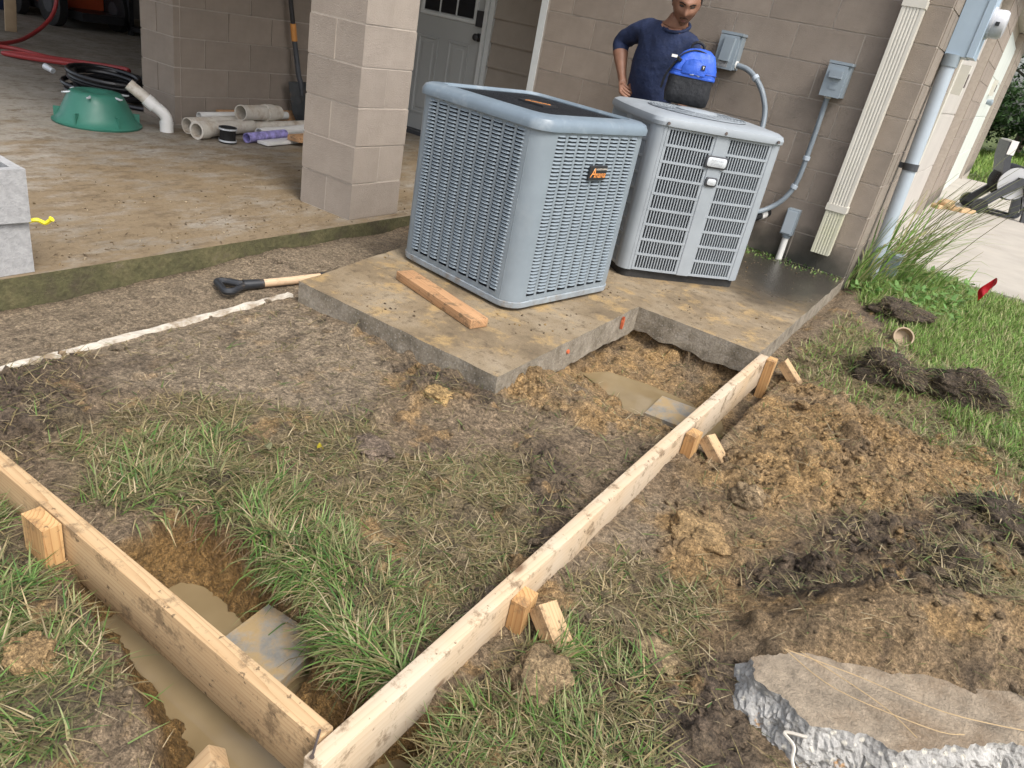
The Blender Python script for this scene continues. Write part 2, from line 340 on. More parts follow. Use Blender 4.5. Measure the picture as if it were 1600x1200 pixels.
_i = np.searchsorted(GX, _x); _j = np.searchsorted(GY, _y); _a = rng.uniform(0, 3.14, _n); _e = rng.uniform(.6, 1., _n); _b = np.clip(ZZ['clay'] + ZZ['dark'] + .25 - .2 * ZZ['mud'], 0, 1)
for q in range(_n):
    i, j, r_ = min(_i[q], len(GX) - 6), min(_j[q], len(GY) - 6), _r[q]
    if rng.random() > _b[j, i] or min(ZZ['p1'][j, i], ZZ['p2'][j, i]) < .0: continue
    w_ = int(r_ / .0085) + 1; sl_ = (slice(j - w_, j + w_ + 1), slice(i - w_, i + w_ + 1)); dx = XX[sl_] - _x[q]; dy = YY[sl_] - _y[q]; ca, sa = math.cos(_a[q]), math.sin(_a[q])
    d2 = ((ca * dx + sa * dy) ** 2 + ((-sa * dx + ca * dy) / _e[q]) ** 2) / r_ ** 2
    HH[sl_] = np.maximum(HH[sl_], np.where(d2 < 1, HH[j, i] + r_ * (.95 * np.sqrt(np.clip(1 - d2, 0, 1)) - .25), -9))
def H(x, y):
    x = np.asarray(x, float); y = np.asarray(y, float)
    i = np.clip(np.searchsorted(GX, x) - 1, 0, len(GX) - 2); j = np.clip(np.searchsorted(GY, y) - 1, 0, len(GY) - 2)
    u = np.clip((x - GX[i]) / (GX[i + 1] - GX[i]), 0, 1); v = np.clip((y - GY[j]) / (GY[j + 1] - GY[j]), 0, 1)
    return (HH[j, i] * (1 - u) + HH[j, i + 1] * u) * (1 - v) + (HH[j + 1, i] * (1 - u) + HH[j + 1, i + 1] * u) * v
def Hs(x, y): return float(H(x, y))

# ------------------------------------------------------------------ ground
def numesh(name, V, F4=None, F3=None, col=None, wet=None, smooth=True):
    me = bpy.data.meshes.new(name); me.vertices.add(len(V)); me.vertices.foreach_set('co', np.ascontiguousarray(V, np.float32).ravel())
    n4 = 0 if F4 is None else len(F4); n3 = 0 if F3 is None else len(F3)
    loops = np.concatenate([a.ravel() for a in (F4, F3) if a is not None and len(a)]).astype(np.int32)
    me.loops.add(len(loops)); me.loops.foreach_set('vertex_index', loops)
    me.polygons.add(n4 + n3)
    st = np.concatenate([np.arange(n4) * 4, n4 * 4 + np.arange(n3) * 3]).astype(np.int32)
    me.polygons.foreach_set('loop_start', st)
    me.update(calc_edges=True)
    me.polygons.foreach_set('use_smooth', np.full(n4 + n3, smooth))
    if col is not None:
        a = me.color_attributes.new('col', 'FLOAT_COLOR', 'POINT'); c = np.ones((len(V), 4), np.float32); c[:, :3] = col; a.data.foreach_set('color', c.ravel())
    if wet is not None:
        a = me.attributes.new('wet', 'FLOAT', 'POINT'); a.data.foreach_set('value', np.ascontiguousarray(wet, np.float32))
    me.validate(); return me
def soil_colour(x, y, Z, h):
    def L(*c): return np.array(c)
    base = L(.25, .185, .118); mud = L(.30, .235, .16); thatch = L(.215, .17, .095); clay = L(.43, .275, .122); dark = L(.10, .073, .051); green = L(.105, .092, .047)
    c = np.broadcast_to(base, x.shape + (3,)).copy()
    def bl(c, m, t): return c * (1 - m[..., None]) + t * m[..., None]
    c = bl(c, sstep(.05, .15, x) * sstep(-4.1, -3.6, y) * sstep(-1.2, -1.9, y) * np.clip(.45 + .9 * fbm(x, y, 4, 3, 221), 0, .8), clay * .8)
    c = bl(c, Z['mud'] * .85, mud); c = bl(c, Z['thatch'] * .7, thatch); c = bl(c, Z['green'] * .8, green)
    n1 = fbm(x, y, 6, 5, 71, .6); n2 = fbm(x, y, 17, 4, 79, .6); n3 = fbm(x, y, 3.1, 5, 83, .6)
    c = bl(c, Z['dark'] * np.clip(.75 + n2, 0, 1), dark)
    c = bl(c, Z['clay'] * np.clip(.62 + 1.25 * n1 + .5 * n3, 0, 1), clay)
    near = sstep(-1.9, -1.6, x)
    c = bl(c, sstep(.22, .36, n1) * .75 * near * (1 - .6 * Z['mud']), clay * .93)
    c = bl(c, sstep(.22, .40, n3) * .5, dark * 1.2)
    c = bl(c, sstep(.25, .4, fbm(x, y, 11, 4, 97, .6)) * .5, dark * 1.1)
    pit = np.maximum(sstep(.03, -.03, Z['p1']), sstep(.03, -.05, Z['p2'])); c *= (1 + .42 * n2 + .25 * fbm(x, y, 60, 3, 101))[..., None]; c = bl(c, sstep(.12, -.05, Z['p2']) * .6, L(.34, .205, .08)); c = bl(c, sstep(.012, -.02, Z['p1']), L(.29, .175, .066)); c = bl(c, sstep(-.055, -.09, Z['p1']) * .6, L(.14, .09, .045))
    return np.clip(c, .015, .75)
gcol = soil_colour(XX, YY, ZZ, HH)
far = sstep(1.3, 2.2, XX + .3 * fbm(XX, YY, 2, 3, 241)) * sstep(-3.2, -2.2, YY - .3 * (XX - 1.5)) + sstep(2.6, 3.6, XX) + sstep(.6, 1.6, YY); far = np.clip(far, 0, 1)[..., None]
gcol = gcol * (1 - far) + far * np.array([.10, .13, .035])
wet = np.clip(sstep(.02, -.05, ZZ['p1']) * .9 + sstep(.02, -.05, ZZ['p2']) * .7 + .45 * ZZ['dark'] + .35 * ZZ['mud'] * sstep(-.1, .3, fbm(XX, YY, 4, 3, 9)), 0, 1)
ny, nx = XX.shape
idx = np.arange(nx * ny).reshape(ny, nx)
F4 = np.stack([idx[:-1, :-1], idx[:-1, 1:], idx[1:, 1:], idx[1:, :-1]], -1).reshape(-1, 4)
gm, nt, b = new_mat('soil')
at = nt.nodes.new('ShaderNodeAttribute'); at.attribute_name = 'col'
t1 = tex(nt, scale=95., detail=5., rough=.7); t2 = tex(nt, scale=260., detail=3.); t3 = tex(nt, scale=30., detail=6., rough=.7)
c = mix(nt, .75, at.outputs['Color'], ramp(nt, t1.outputs['Fac'], [(.3, .3), (.5, .95), (.7, 1.65)]), 'MULTIPLY')
c = mix(nt, .6, c, ramp(nt, t2.outputs['Fac'], [(.32, .35), (.5, 1.), (.7, 1.6)]), 'MULTIPLY')
c = mix(nt, .5, c, ramp(nt, t3.outputs['Fac'], [(.32, .55), (.5, 1.), (.68, 1.4)]), 'MULTIPLY')
nt.links.new(c, b.inputs['Base Color'])
aw = nt.nodes.new('ShaderNodeAttribute'); aw.attribute_name = 'wet'
mr = nt.nodes.new('ShaderNodeMapRange'); mr.inputs['To Min'].default_value = .88; mr.inputs['To Max'].default_value = .38
nt.links.new(aw.outputs['Fac'], mr.inputs['Value']); nt.links.new(mr.outputs[0], b.inputs['Roughness']); b.inputs['Specular IOR Level'].default_value = .35
vo = tex(nt, 'ShaderNodeTexVoronoi', 75.); vo.feature = 'SMOOTH_F1'; vo2 = tex(nt, 'ShaderNodeTexVoronoi', 170.)
c = mix(nt, .55, c, ramp(nt, vo.outputs['Distance'], [(.1, 1.25), (.45, .85), (.75, .35)]), 'MULTIPLY'); c = mix(nt, .5, c, ramp(nt, vo2.outputs['Color'], [(.1, .5), (.9, 1.5)]), 'MULTIPLY'); nt.links.new(c, b.inputs['Base Color'])  # crumb shading put into colour: tops lighter, gaps between crumbs darker
n0_ = bump(nt, b, ramp(nt, vo.outputs['Distance'], [(0., 1.), (.8, 0.)]), .9, .012)
n1_ = bump(nt, b, t3.outputs['Fac'], .8, .03, n0_); n2_ = bump(nt, b, t1.outputs['Fac'], .9, .014, n1_); bump(nt, b, t2.outputs['Fac'], .7, .005, n2_)
SOIL = gm
me = numesh('ground', np.stack([XX, YY, HH], -1).reshape(-1, 3), F4, None, gcol.reshape(-1, 3), wet.ravel()); me.materials.append(SOIL)
ground = link(bpy.data.objects.new('ground', me)); tag(ground, 'bare dug-up soil, orange clay and trampled grass around the forms', 'ground', kind='structure')

# muddy water standing in the two holes
wm, nt, b = new_mat('muddy water')
t = tex(nt, scale=5., detail=3.); nt.links.new(ramp(nt, t.outputs['Fac'], [(.3, (.20, .145, .075)), (.7, (.27, .205, .115))]), b.inputs['Base Color'])
b.inputs['Roughness'].default_value = .07; b.inputs['Specular IOR Level'].default_value = .5
tw = tex(nt, scale=9., detail=2.); bump(nt, b, tw.outputs['Fac'], .06, .01)
for P, z, lab in ((PIT1, -.238, 'brown muddy water standing in the hole under the board corner'), (PIT2, -.217, 'shallow muddy water in the hole at the pad notch')):
    bm = BM(); c0 = np.mean(P, 0); f = bm.faces.new([bm.verts.new((c0[0] + (x - c0[0]) * 1.06, c0[1] + (y - c0[1]) * 1.06, z)) for x, y in P])
    w = done(bm, 'water', wm); tag(w, lab, 'water', kind='structure')

# ------------------------------------------------------------------ pad, patio, driveway
pm, nt, b = new_mat('muddy pad concrete')
t1 = tex(nt, scale=2.6, detail=8., rough=.65); t2 = tex(nt, scale=22., detail=6., rough=.7); t3 = tex(nt, scale=170., detail=3.); t4 = tex(nt, scale=6., detail=8., rough=.7)
c = ramp(nt, t1.outputs['Fac'], [(.3, (.12, .088, .052)), (.46, (.215, .16, .095)), (.68, (.31, .25, .17))])
c = mix(nt, ramp(nt, t4.outputs['Fac'], [(.52, 0.), (.62, .7)]), c, (.40, .27, .115))
c = mix(nt, ramp(nt, t2.outputs['Fac'], [(.53, 0.), (.66, .85)]), c, (.105, .075, .045))
c = mix(nt, .5, c, ramp(nt, t3.outputs['Fac'], [(.3, .6), (.7, 1.35)]), 'MULTIPLY')
# the damp black patch below the downspout
tc = nt.nodes.new('ShaderNodeTexCoord'); dist = nt.nodes.new('ShaderNodeVectorMath'); dist.operation = 'DISTANCE'; dist.inputs[1].default_value = (-.27, -.22, 0)
mp = nt.nodes.new('ShaderNodeMapping'); mp.inputs['Scale'].default_value = (1, .62, 0); nt.links.new(tc.outputs['Object'], mp.inputs[0]); nt.links.new(mp.outputs[0], dist.inputs[0])
ad = nt.nodes.new('ShaderNodeMath'); ad.operation = 'MULTIPLY_ADD'; nt.links.new(t1.outputs['Fac'], ad.inputs[0]); ad.inputs[1].default_value = .5; nt.links.new(dist.outputs['Value'], ad.inputs[2])
damp = ramp(nt, ad.outputs[0], [(.50, 1.), (.68, .7), (.95, 0.)])
c = mix(nt, damp, c, (.045, .04, .033)); nt.links.new(c, b.inputs['Base Color'])
nt.links.new(ramp(nt, damp, [(0., .75), (.9, .22)]), b.inputs['Roughness'])
p1 = bump(nt, b, t2.outputs['Fac'], .5, .006); bump(nt, b, t3.outputs['Fac'], .5, .003, p1)
agg, nt, b = new_mat('broken concrete edge')
v = tex(nt, 'ShaderNodeTexVoronoi', 70., coord='Object'); t1 = tex(nt, scale=12., detail=8., rough=.7); t2 = tex(nt, scale=120., detail=4.)
c = ramp(nt, t1.outputs['Fac'], [(.3, (.12, .10, .07)), (.5, (.24, .205, .155)), (.72, (.36, .32, .26))])
c = mix(nt, ramp(nt, v.outputs['Distance'], [(.18, .6), (.3, 0.)]), c, (.34, .31, .27))
c = mix(nt, .5, c, ramp(nt, t2.outputs['Fac'], [(.3, .5), (.7, 1.4)]), 'MULTIPLY')
nt.links.new(c, b.inputs['Base Color']); b.inputs['Roughness'].default_value = .85; bump(nt, b, t2.outputs['Fac'], .6, .006)
bm = BM(); prism(bm, [(-1.80, -2.2), (-1.64, -3.195), (-.6, -3.212), (-.612, -1.973), (.005, -1.973), (0.003, 0.0), (-1.85, 0.0)], -.125, 0)
for f in bm.faces: f.material_index = 0 if f.normal.z > .5 else 1
bm.normal_update()
for f in bm.faces: f.material_index = 0 if f.normal.z > .5 else 1
top = [e for e in bm.edges if all(v.co.z > -.01 for v in e.verts)]
bmesh.ops.subdivide_edges(bm, edges=[e for e in bm.edges if e.calc_length() > .3], cuts=40)
bmesh.ops.triangulate(bm, faces=bm.faces)
for v_ in bm.verts:
    k = mnoise.noise(v_.co * 9) * .006 + mnoise.noise(v_.co * 31) * .003; v_.co.x += k; v_.co.y += mnoise.noise(v_.co * 11 + Vector((5, 1, 2))) * .007
    if v_.co.z < -.05: v_.co.z += mnoise.noise(v_.co * 14) * .02
pad = done(bm, 'concrete_pad', [pm, agg], None, bev=0); tag(pad, 'muddy L-shaped concrete pad under the two air conditioners', 'concrete pad', kind='structure')
# orange survey paint on the notch faces
ORANGE = mat('orange marking paint', (.55, .13, .05), .7, .25, 40.)
for n_, (x, y0, y1, z0, z1) in enumerate(((-.607, -2.160, -2.148, -.07, -.008), (-.607, -2.685, -2.67, -.055, -.038))):
    bm = BM(); ring = [(x + .011 * 1, y0 + (y1 - y0) * (.5 + .5 * math.cos(a)) + .006 * mnoise.noise(Vector((a * 2, n_, 0))), z0 + (z1 - z0) * (.5 + .5 * math.sin(a)) + .01 * mnoise.noise(Vector((a * 3, n_, 4)))) for a in [k * .45 for k in range(14)]]
    v0 = [bm.verts.new(p) for p in ring]; v1 = [bm.verts.new((p[0] - .012, p[1], p[2])) for p in ring]; bm.faces.new(v0)
    for i in range(14): bm.faces.new((v0[i], v0[(i + 1) % 14], v1[(i + 1) % 14], v1[i]))
    done(bm, 'paint_mark', ORANGE, pad)

pt, nt, b = new_mat('patio concrete')
t1 = tex(nt, scale=1.3, detail=9., rough=.68, stretch=(1, 1.5, 1)); t2 = tex(nt, scale=3.3, detail=9., rough=.7, stretch=(2.2, .9, 1)); t3 = tex(nt, scale=60., detail=5., rough=.7); t4 = tex(nt, scale=11., detail=8., rough=.75, stretch=(1.8, .8, 1))
c = ramp(nt, t1.outputs['Fac'], [(.3, (.155, .135, .105)), (.6, (.285, .26, .22))])
tc = nt.nodes.new('ShaderNodeTexCoord'); sp = nt.nodes.new('ShaderNodeSeparateXYZ'); nt.links.new(tc.outputs['Object'], sp.inputs[0])
mrx = nt.nodes.new('ShaderNodeMapRange'); mrx.inputs['From Min'].default_value = -5.2; mrx.inputs['From Max'].default_value = -3.2; nt.links.new(sp.outputs['X'], mrx.inputs['Value'])
mud = nt.nodes.new('ShaderNodeMath'); mud.operation = 'MULTIPLY_ADD'; nt.links.new(mrx.outputs[0], mud.inputs[0]); mud.inputs[1].default_value = .26; nt.links.new(t2.outputs['Fac'], mud.inputs[2])
c = mix(nt, ramp(nt, mud.outputs[0], [(.56, 0.), (.78, .85)]), c, (.185, .13, .068))
c = mix(nt, ramp(nt, t4.outputs['Fac'], [(.50, 0.), (.62, .8)]), c, (.12, .085, .048))
c = mix(nt, .45, c, ramp(nt, t3.outputs['Fac'], [(.3, .6), (.7, 1.35)]), 'MULTIPLY'); nt.links.new(c, b.inputs['Base Color']); b.inputs['Roughness'].default_value = .8
bump(nt, b, t3.outputs['Fac'], .4, .004)
moss, nt, b = new_mat('mossy patio edge')
t1 = tex(nt, scale=5., detail=8., rough=.7); t2 = tex(nt, scale=45., detail=5., rough=.7)
c = ramp(nt, t1.outputs['Fac'], [(.3, (.06, .045, .03)), (.47, (.085, .08, .035)), (.6, (.12, .105, .05)), (.75, (.17, .14, .10))])
c = mix(nt, .6, c, ramp(nt, t2.outputs['Fac'], [(.3, .5), (.7, 1.45)]), 'MULTIPLY'); nt.links.new(c, b.inputs['Base Color']); b.inputs['Roughness'].default_value = .9
bump(nt, b, t2.outputs['Fac'], .8, .01)
bm = BM(); prism(bm, [(-12, -9), (-2.245, -9), (-2.265, -1.9), (-2.275, .55), (-2.275, 6), (-12, 6)], -.34, -.05)
bm.normal_update()
for f in bm.faces: f.material_index = 0 if f.normal.z > .5 else 1
patio = done(bm, 'patio', [pt, moss]); tag(patio, 'mud-stained concrete carport floor with mossy edge', 'patio', kind='structure')
dv = mat('driveway concrete', (.37, .34, .295), .85, .12, 2.5, .35, 120., dirt=(3., .55, .25, .5), dirtcol=(.36, .30, .22))
bm = BM(); prism(bm, [(-.3, 1.42), (.55, 1.36), (1.1, 1.42), (9, 1.5), (9, 11.8), (-.3, 11.8)], -.2, -.055)
drv = done(bm, 'driveway', dv); tag(drv, 'pale concrete drive along the side wall', 'driveway', kind='structure')

# ------------------------------------------------------------------ house
CH = .2032
def add_random(m, lo, hi, stain=False):
    nt = m.node_tree; b = next(n for n in nt.nodes if n.type == 'BSDF_PRINCIPLED'); src = b.inputs['Base Color'].links[0].from_socket
    oi = nt.nodes.new('ShaderNodeObjectInfo'); c = mix(nt, 1., src, ramp(nt, oi.outputs['Random'], [(0., lo), (1., hi)]), 'MULTIPLY')
    if stain:        # algae at the foot of the wall under the downspout
        g = nt.nodes.new('ShaderNodeNewGeometry'); d = nt.nodes.new('ShaderNodeVectorMath'); d.operation = 'DISTANCE'
        mp = nt.nodes.new('ShaderNodeMapping'); mp.inputs['Scale'].default_value = (.75, 0, 1.7); nt.links.new(g.outputs['Position'], mp.inputs[0])
        nt.links.new(mp.outputs[0], d.inputs[0]); d.inputs[1].default_value = (-.26, 0, -.03)
        t = tex(nt, scale=6., detail=7., rough=.65); nt2 = nt.nodes.new('ShaderNodeTexNoise'); nt2.inputs['Scale'].default_value = 7.; nt2.inputs['Detail'].default_value = 7; nt.links.new(g.outputs['Position'], nt2.inputs['Vector'])
        a = nt.nodes.new('ShaderNodeMath'); a.operation = 'MULTIPLY_ADD'; nt.links.new(nt2.outputs['Fac'], a.inputs[0]); a.inputs[1].default_value = .42; nt.links.new(d.outputs['Value'], a.inputs[2])
        c = mix(nt, ramp(nt, a.outputs[0], [(.34, .93), (.5, .6), (.66, 0.)]), c, (.035, .036, .028))
    nt.links.new(c, b.inputs['Base Color'])
add_random(BLOCKPAINT, .92, 1.06, True); add_random(COLPAINT, .92, 1.06)
def block_mesh(l, name='block', m=BLOCKPAINT, d=.05, h=CH):
    bm = BM(); box(bm, .0045, l - .0045, 0, d, .0045, h - .0045)
    o = done(bm, name, m, None, bev=.0045, seg=2, smooth=True, ang=50); me = o.data; bpy.data.objects.remove(o); return me
BL = {.4064: block_mesh(.4064), .2032: block_mesh(.2032)}
def put_block(me, mtx, parent):
    o = bpy.data.objects.new('block', me); link(o, parent); o.matrix_local = mtx; return o
def run_wall(parent, origin, rz, length, k0, k1, par=0, z0=0.):
    """blocks along local +X from origin; their face looks to local -Y"""
    base = Matrix.Translation(origin) @ Matrix.Rotation(rz, 4, 'Z')
    for k in range(k0, k1):
        x = 0.; first = (k + par) % 2
        while x < length - .05:
            l = .2032 if (first and x == 0) or length - x < .3 else .4064
            put_block(BL[l], base @ Matrix.Translation((x, random.uniform(-.0012, .0012), z0 + k * CH)) @ Matrix.Rotation(random.uniform(-.002, .002), 4, 'Y'), parent); x += l
house = thing('house', 'tan painted block house with siding, doors and downspout wall', 'house', (0, 0, 0))
bm = BM(); box(bm, -2.655, -.008, .0045, .2, -.25, 2.44); fw = done(bm, 'front_wall', MORTAR, house)
L_ = .4064 * 6 + .2032
run_wall(fw, (-L_, 0, 0), 0, L_, -1, 12, par=1)
bm = BM(); box(bm, -.2, -.006, .009, 1.63, -.25, 2.44); box(bm, -.2, -.006, 4.67, 6.7, -.25, 2.44); box(bm, -.2, -.006, 11.4, 13.85, -.25, 2.44); box(bm, -.25, -.12, 1.6, 11.5, 2.1, 2.44)
sw = done(bm, 'side_wall', MORTAR, house)
for y0, L1 in ((.052, 1.58), (4.67, 2.03), (11.4, 2.44)): run_wall(sw, (0, y0, 0), R(90), L1, -1 if y0 < 1 else 0, 12, par=0 if y0 < 1 else 1)
# garage door in the first bay, pale door in the second
PALE = mat('pale green door', (.60, .63, .58), .5, .05, 2.); BEIGE = mat('beige panel door', (.47, .44, .40), .55, .05, 2.)
gd = None
bm = BM(); box(bm, -.14, -.10, 1.8, 4.66, -.06, 2.2); gd = done(bm, 'garage_door', BEIGE, house)
for k in range(4):
    bm = BM(); box(bm, -.10, -.092, 1.81, 4.65, -.04 + k * .55, .49 + k * .55); done(bm, 'panel', BEIGE, gd, bev=.006)
bm = BM(); box(bm, -.10, .012, 1.632, 1.76, -.06, 2.2); box(bm, -.10, -.03, 1.76, 1.80, -.06, 2.2); done(bm, 'door_jamb', CREAM, house, bev=.004)
bm = BM(); box(bm, -.11, -.07, 6.72, 11.38, -.06, 2.2); pd = done(bm, 'garage_door', PALE, house)
for k in range(4):
    bm = BM(); box(bm, -.07, -.062, 6.76, 11.34, -.04 + k * .55, .49 + k * .55); done(bm, 'panel', PALE, pd, bev=.006)
bm = BM(); tube(bm, [(-.065, 9.3, 1.28), (.01, 9.3, 1.28), (.03, 9.3, 1.28)], [.035, .05, .03], 14); done(bm, 'knob', BOXGREY, pd, smooth=True)
# siding bay and entrance door, set back
bm = BM(); box(bm, -5.1, -4.56, .62, .75, -.3, 2.44); box(bm, -3.55, -2.3, .62, .75, -.3, 2.44); box(bm, -4.6, -3.5, .62, .75, 2.1, 2.44); sb = done(bm, 'siding_wall', SIDING, house)
for k in range(-1, 13):
    z = .102 + k * .197
    for x0, x1 in ((-3.535, -2.3),) + (((-5.03, -4.58),) if True else ()):
        bm = BM(); vs = [bm.verts.new(p) for p in ((x0, .582, z), (x1, .582, z), (x1, .606, z + .1965), (x0, .606, z + .1965), (x0, .622, z), (x1, .622, z), (x1, .622, z + .205), (x0, .622, z + .205))]
        for q in ((0, 1, 2, 3), (4, 7, 6, 5), (0, 4, 5, 1), (1, 5, 6, 2), (2, 6, 7, 3), (3, 7, 4, 0)): bm.faces.new([vs[i] for i in q])
        done(bm, 'siding_board', SIDING, sb)
bm = BM(); box(bm, -2.712, -2.658, -.004, .6, -.05, 2.44); done(bm, 'corner_trim', WHITETRIM, house, bev=.003)
bm = BM(); box(bm, -3.622, -3.585, .55, .64, -.05, 2.05); box(bm, -3.583, -3.535, .57, .62, -.05, 2.09); box(bm, -4.58, -4.505, .55, .62, -.05, 2.09); box(bm, -4.58, -3.535, .571, .619, 2.04, 2.1); done(bm, 'door_frame', WHITETRIM, house, bev=.004)
bm = BM(); box(bm, -4.50, -3.626, .60, .64, -.012, 2.03); dr = done(bm, 'door', DOORGREY, house, bev=.002)
def panel(x0, x1, z0, z1):
    bm = BM()
    for a, y in ((0., .592), (.022, .597)):
        pass
    o = [(x0, z0), (x1, z0), (x1, z1), (x0, z1)]
    def rg(i, y): return [(x0 + i, y, z0 + i), (x1 - i, y, z0 + i), (x1 - i, y, z1 - i), (x0 + i, y, z1 - i)]
    loft(bm, [rg(0, .602), rg(.004, .590), rg(.018, .590), rg(.026, .5985), rg(.05, .5985), rg(.062, .593)], caps=(False, True)); done(bm, 'panel', DOORGREY, dr)
panel(-4.36, -4.12, .13, .83); panel(-4.005, -3.765, .13, .83)
bm = BM()
def rg(i, y): return [(-4.37 + i, y, 1.0 + i), (-3.72 - i, y, 1.0 + i), (-3.72 - i, y, 1.9 - i), (-4.37 + i, y, 1.9 - i)]
loft(bm, [rg(0, .602), rg(.006, .585), rg(.03, .585), rg(.04, .597)], caps=(False, False)); done(bm, 'lite_frame', WHITETRIM, dr)
for i in range(3):
    for j in range(3):
        bm = BM(); x0 = -4.325 + i * .19; z0 = 1.045 + j * .272; box(bm, x0, x0 + .178, .594, .599, z0, z0 + .26); done(bm, 'pane', GLASS, dr)
bm = BM()
for i in (1, 2): box(bm, -4.325 + i * .19 - .012, -4.325 + i * .19, .586, .599, 1.04, 1.86)
for j in (1, 2): box(bm, -4.33, -3.76, .5865, .598, 1.033 + j * .272, 1.045 + j * .272)
done(bm, 'muntin', WHITETRIM, dr)
bm = BM(); tube(bm, [(-3.672, .60, .906), (-3.672, .585, .906), (-3.672, .575, .906), (-3.672, .55, .906), (-3.672, .535, .906), (-3.672, .53, .906)], [.035, .035, .015, .028, .03, .012], 14); done(bm, 'knob', BLACKPLASTIC, dr, smooth=True)
bm = BM(); box(bm, -3.71, -3.64, .565, .602, .99, 1.12); done(bm, 'lock', BLACKPLASTIC, dr, bev=.015, seg=3, smooth=True)
bm = BM(); box(bm, -4.56, -3.54, .5, .66, -.05, -.015); done(bm, 'threshold', DARKGREY, house, bev=.003)
# roofs
ROOFM = mat('brown shingles', (.10, .085, .07), .9, .2, 30., .4, 60.); SOFFIT = mat('soffit', (.45, .42, .37), .7, .05, 4.)
bm = BM(); box(bm, -2.6, .2, -.16, 14.2, 2.47, 2.6); rf = done(bm, 'roof', ROOFM, house)
bm = BM(); box(bm, -2.598, .198, -.156, 14.19, 2.45, 2.468); done(bm, 'soffit', SOFFIT, rf)
bm = BM(); box(bm, -13, -2.05, -3.3, 6.2, 2.47, 2.62); cr = done(bm, 'carport_roof', ROOFM, house)
bm = BM(); box(bm, -12.99, -2.06, -3.29, 6.19, 2.448, 2.468); done(bm, 'ceiling', SOFFIT, cr)
bm = BM(); box(bm, -2.6, .21, -.25, -.165, 2.47, 2.57); done(bm, 'gutter', CREAM, rf, bev=.01)
# downspout : part of the house
def fluted(x0, x1, y0, y1, z0, z1, nf=5):
    n = 44; P = []
    for i in range(n + 1):
        t = i / n; x = x0 + (x1 - x0) * t; d = 0.
        if .12 < t < .88: d = .004 * (0.5 - .5 * math.cos(2 * math.pi * (t - .12) / .76 * nf)) ** 3
        P.append((x, y0 + d))
    P += [(x1, y1), (x0, y1)]
    return P
bm = BM(); loft(bm, [[(x, y, z) for x, y in fluted(-.255, -.135, -.082, -.006, 0, 0)] for z in (.425, 2.47)]); ds = done(bm, 'downspout', CREAM, house)
OLDCREAM = mat('algae stained cream aluminium', (.55, .535, .42), .45, .06, 5., dirt=(5., .45, .3, .5), dirtcol=(.40, .41, .22))
bm = BM(); loft(bm, [[(x, y + dy, z) for x, y in fluted(-.252, -.138, -.079, -.008, 0, 0)] for z, dy in ((.125, -.012), (.44, 0.))]); done(bm, 'lower_section', OLDCREAM, ds)
for z_ in (.405, 1.595): bm = BM(); box(bm, -.260, -.130, -.0855, -.002, z_, z_ + .042); done(bm, 'collar', CREAM, ds, bev=.004)

# ------------------------------------------------------------------ carport wall and column
cw = thing('block_wall', 'tan block wall inside the carport, pipes and shovel lying against it', 'wall', (-4.64, -1.735, -.05))
bm = BM(); box(bm, -.398, -.007, .007, 2.33, 0, 2.5); cwm = done(bm, 'wall_core', MORTAR, cw)
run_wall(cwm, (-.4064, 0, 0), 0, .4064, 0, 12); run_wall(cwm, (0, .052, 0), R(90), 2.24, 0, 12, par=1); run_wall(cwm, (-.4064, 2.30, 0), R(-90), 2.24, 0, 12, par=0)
col = thing('block_column', 'tan painted block column at the carport corner', 'column', (-2.325, -2.226, -.05))
bm = BM(); box(bm, -.4, -.006, .006, .4, 0, 2.5); cc = done(bm, 'column_core', MORTAR, col)
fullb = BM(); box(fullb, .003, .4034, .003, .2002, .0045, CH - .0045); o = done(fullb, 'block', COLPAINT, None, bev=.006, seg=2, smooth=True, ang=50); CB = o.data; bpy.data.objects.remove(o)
for k in range(12):
    for j in range(2):
        m_ = Matrix.Translation((-.4064, j * .2032, k * CH)) if k % 2 else Matrix.Translation((-j * .2032, 0, k * CH)) @ Matrix.Rotation(R(90), 4, 'Z')
        o = bpy.data.objects.new('block', CB); link(o, cc); o.matrix_local = Matrix.Translation((random.uniform(-.0025, .0025), random.uniform(-.0025, .0025), 0)) @ m_

# ------------------------------------------------------------------ wall fittings
def disconnect(name, label, cx, zc, w, h, kind):
    t = thing(name, label, 'electrical box', (cx, 0, zc))
    bm = BM(); box(bm, -w / 2, w / 2, -.075, .003, -h / 2, h / 2); done(bm, 'box_body', BOXGREY, t, bev=.004, seg=2)
    bm = BM(); box(bm, -w / 2 - .006, w / 2 + .006, -.095, -.0, h / 2 - .002, h / 2 + .014); done(bm, 'top_hood', BOXGREY, t, bev=.003)
    bm = BM(); box(bm, -w / 2 - .004, w / 2 - .012, -.094, -.074, -h / 2 - .004, h / 2 - .006); cv = done(bm, 'cover', BOXGREY, t, bev=.005, seg=2)
    if kind:
        bm = BM(); z0, z1 = -h * .28, h * .40
        loft(bm, [[(-w * .30 * s, y, z0), (w * .12 * s + .01, y, z0), (w * .20 * s + .008, y, z1), (-w * .24 * s, y, z1)] for s, y in ((1.15, -.092), (.95, -.118))]); done(bm, 'raised_cover', BOXGREY, cv, bev=.006, seg=2, smooth=True)
        bm = BM(); box(bm, -w * .36, w * .16, -.0955, -.0935, -h * .46, -h * .28); done(bm, 'warning_sticker', mat('faded sticker', (.33, .33, .33), .6, .6, 120.), cv)
    else:
        bm = BM(); box(bm, -w * .34, w * .26, -.118, -.09, h * .06, h * .30); done(bm, 'raised_cover', BOXGREY, cv, bev=.012, seg=3, smooth=True)
        bm = BM(); box(bm, -w * .2, w * .16, -.097, -.093, -h * .28, -h * .16); done(bm, 'embossed_mark', BOXGREY, cv, bev=.002)
    return t
disconnect('disconnect_box', 'grey electrical box with tapered cover behind the blue backpack', -1.183, 1.186, .137, .205, True)
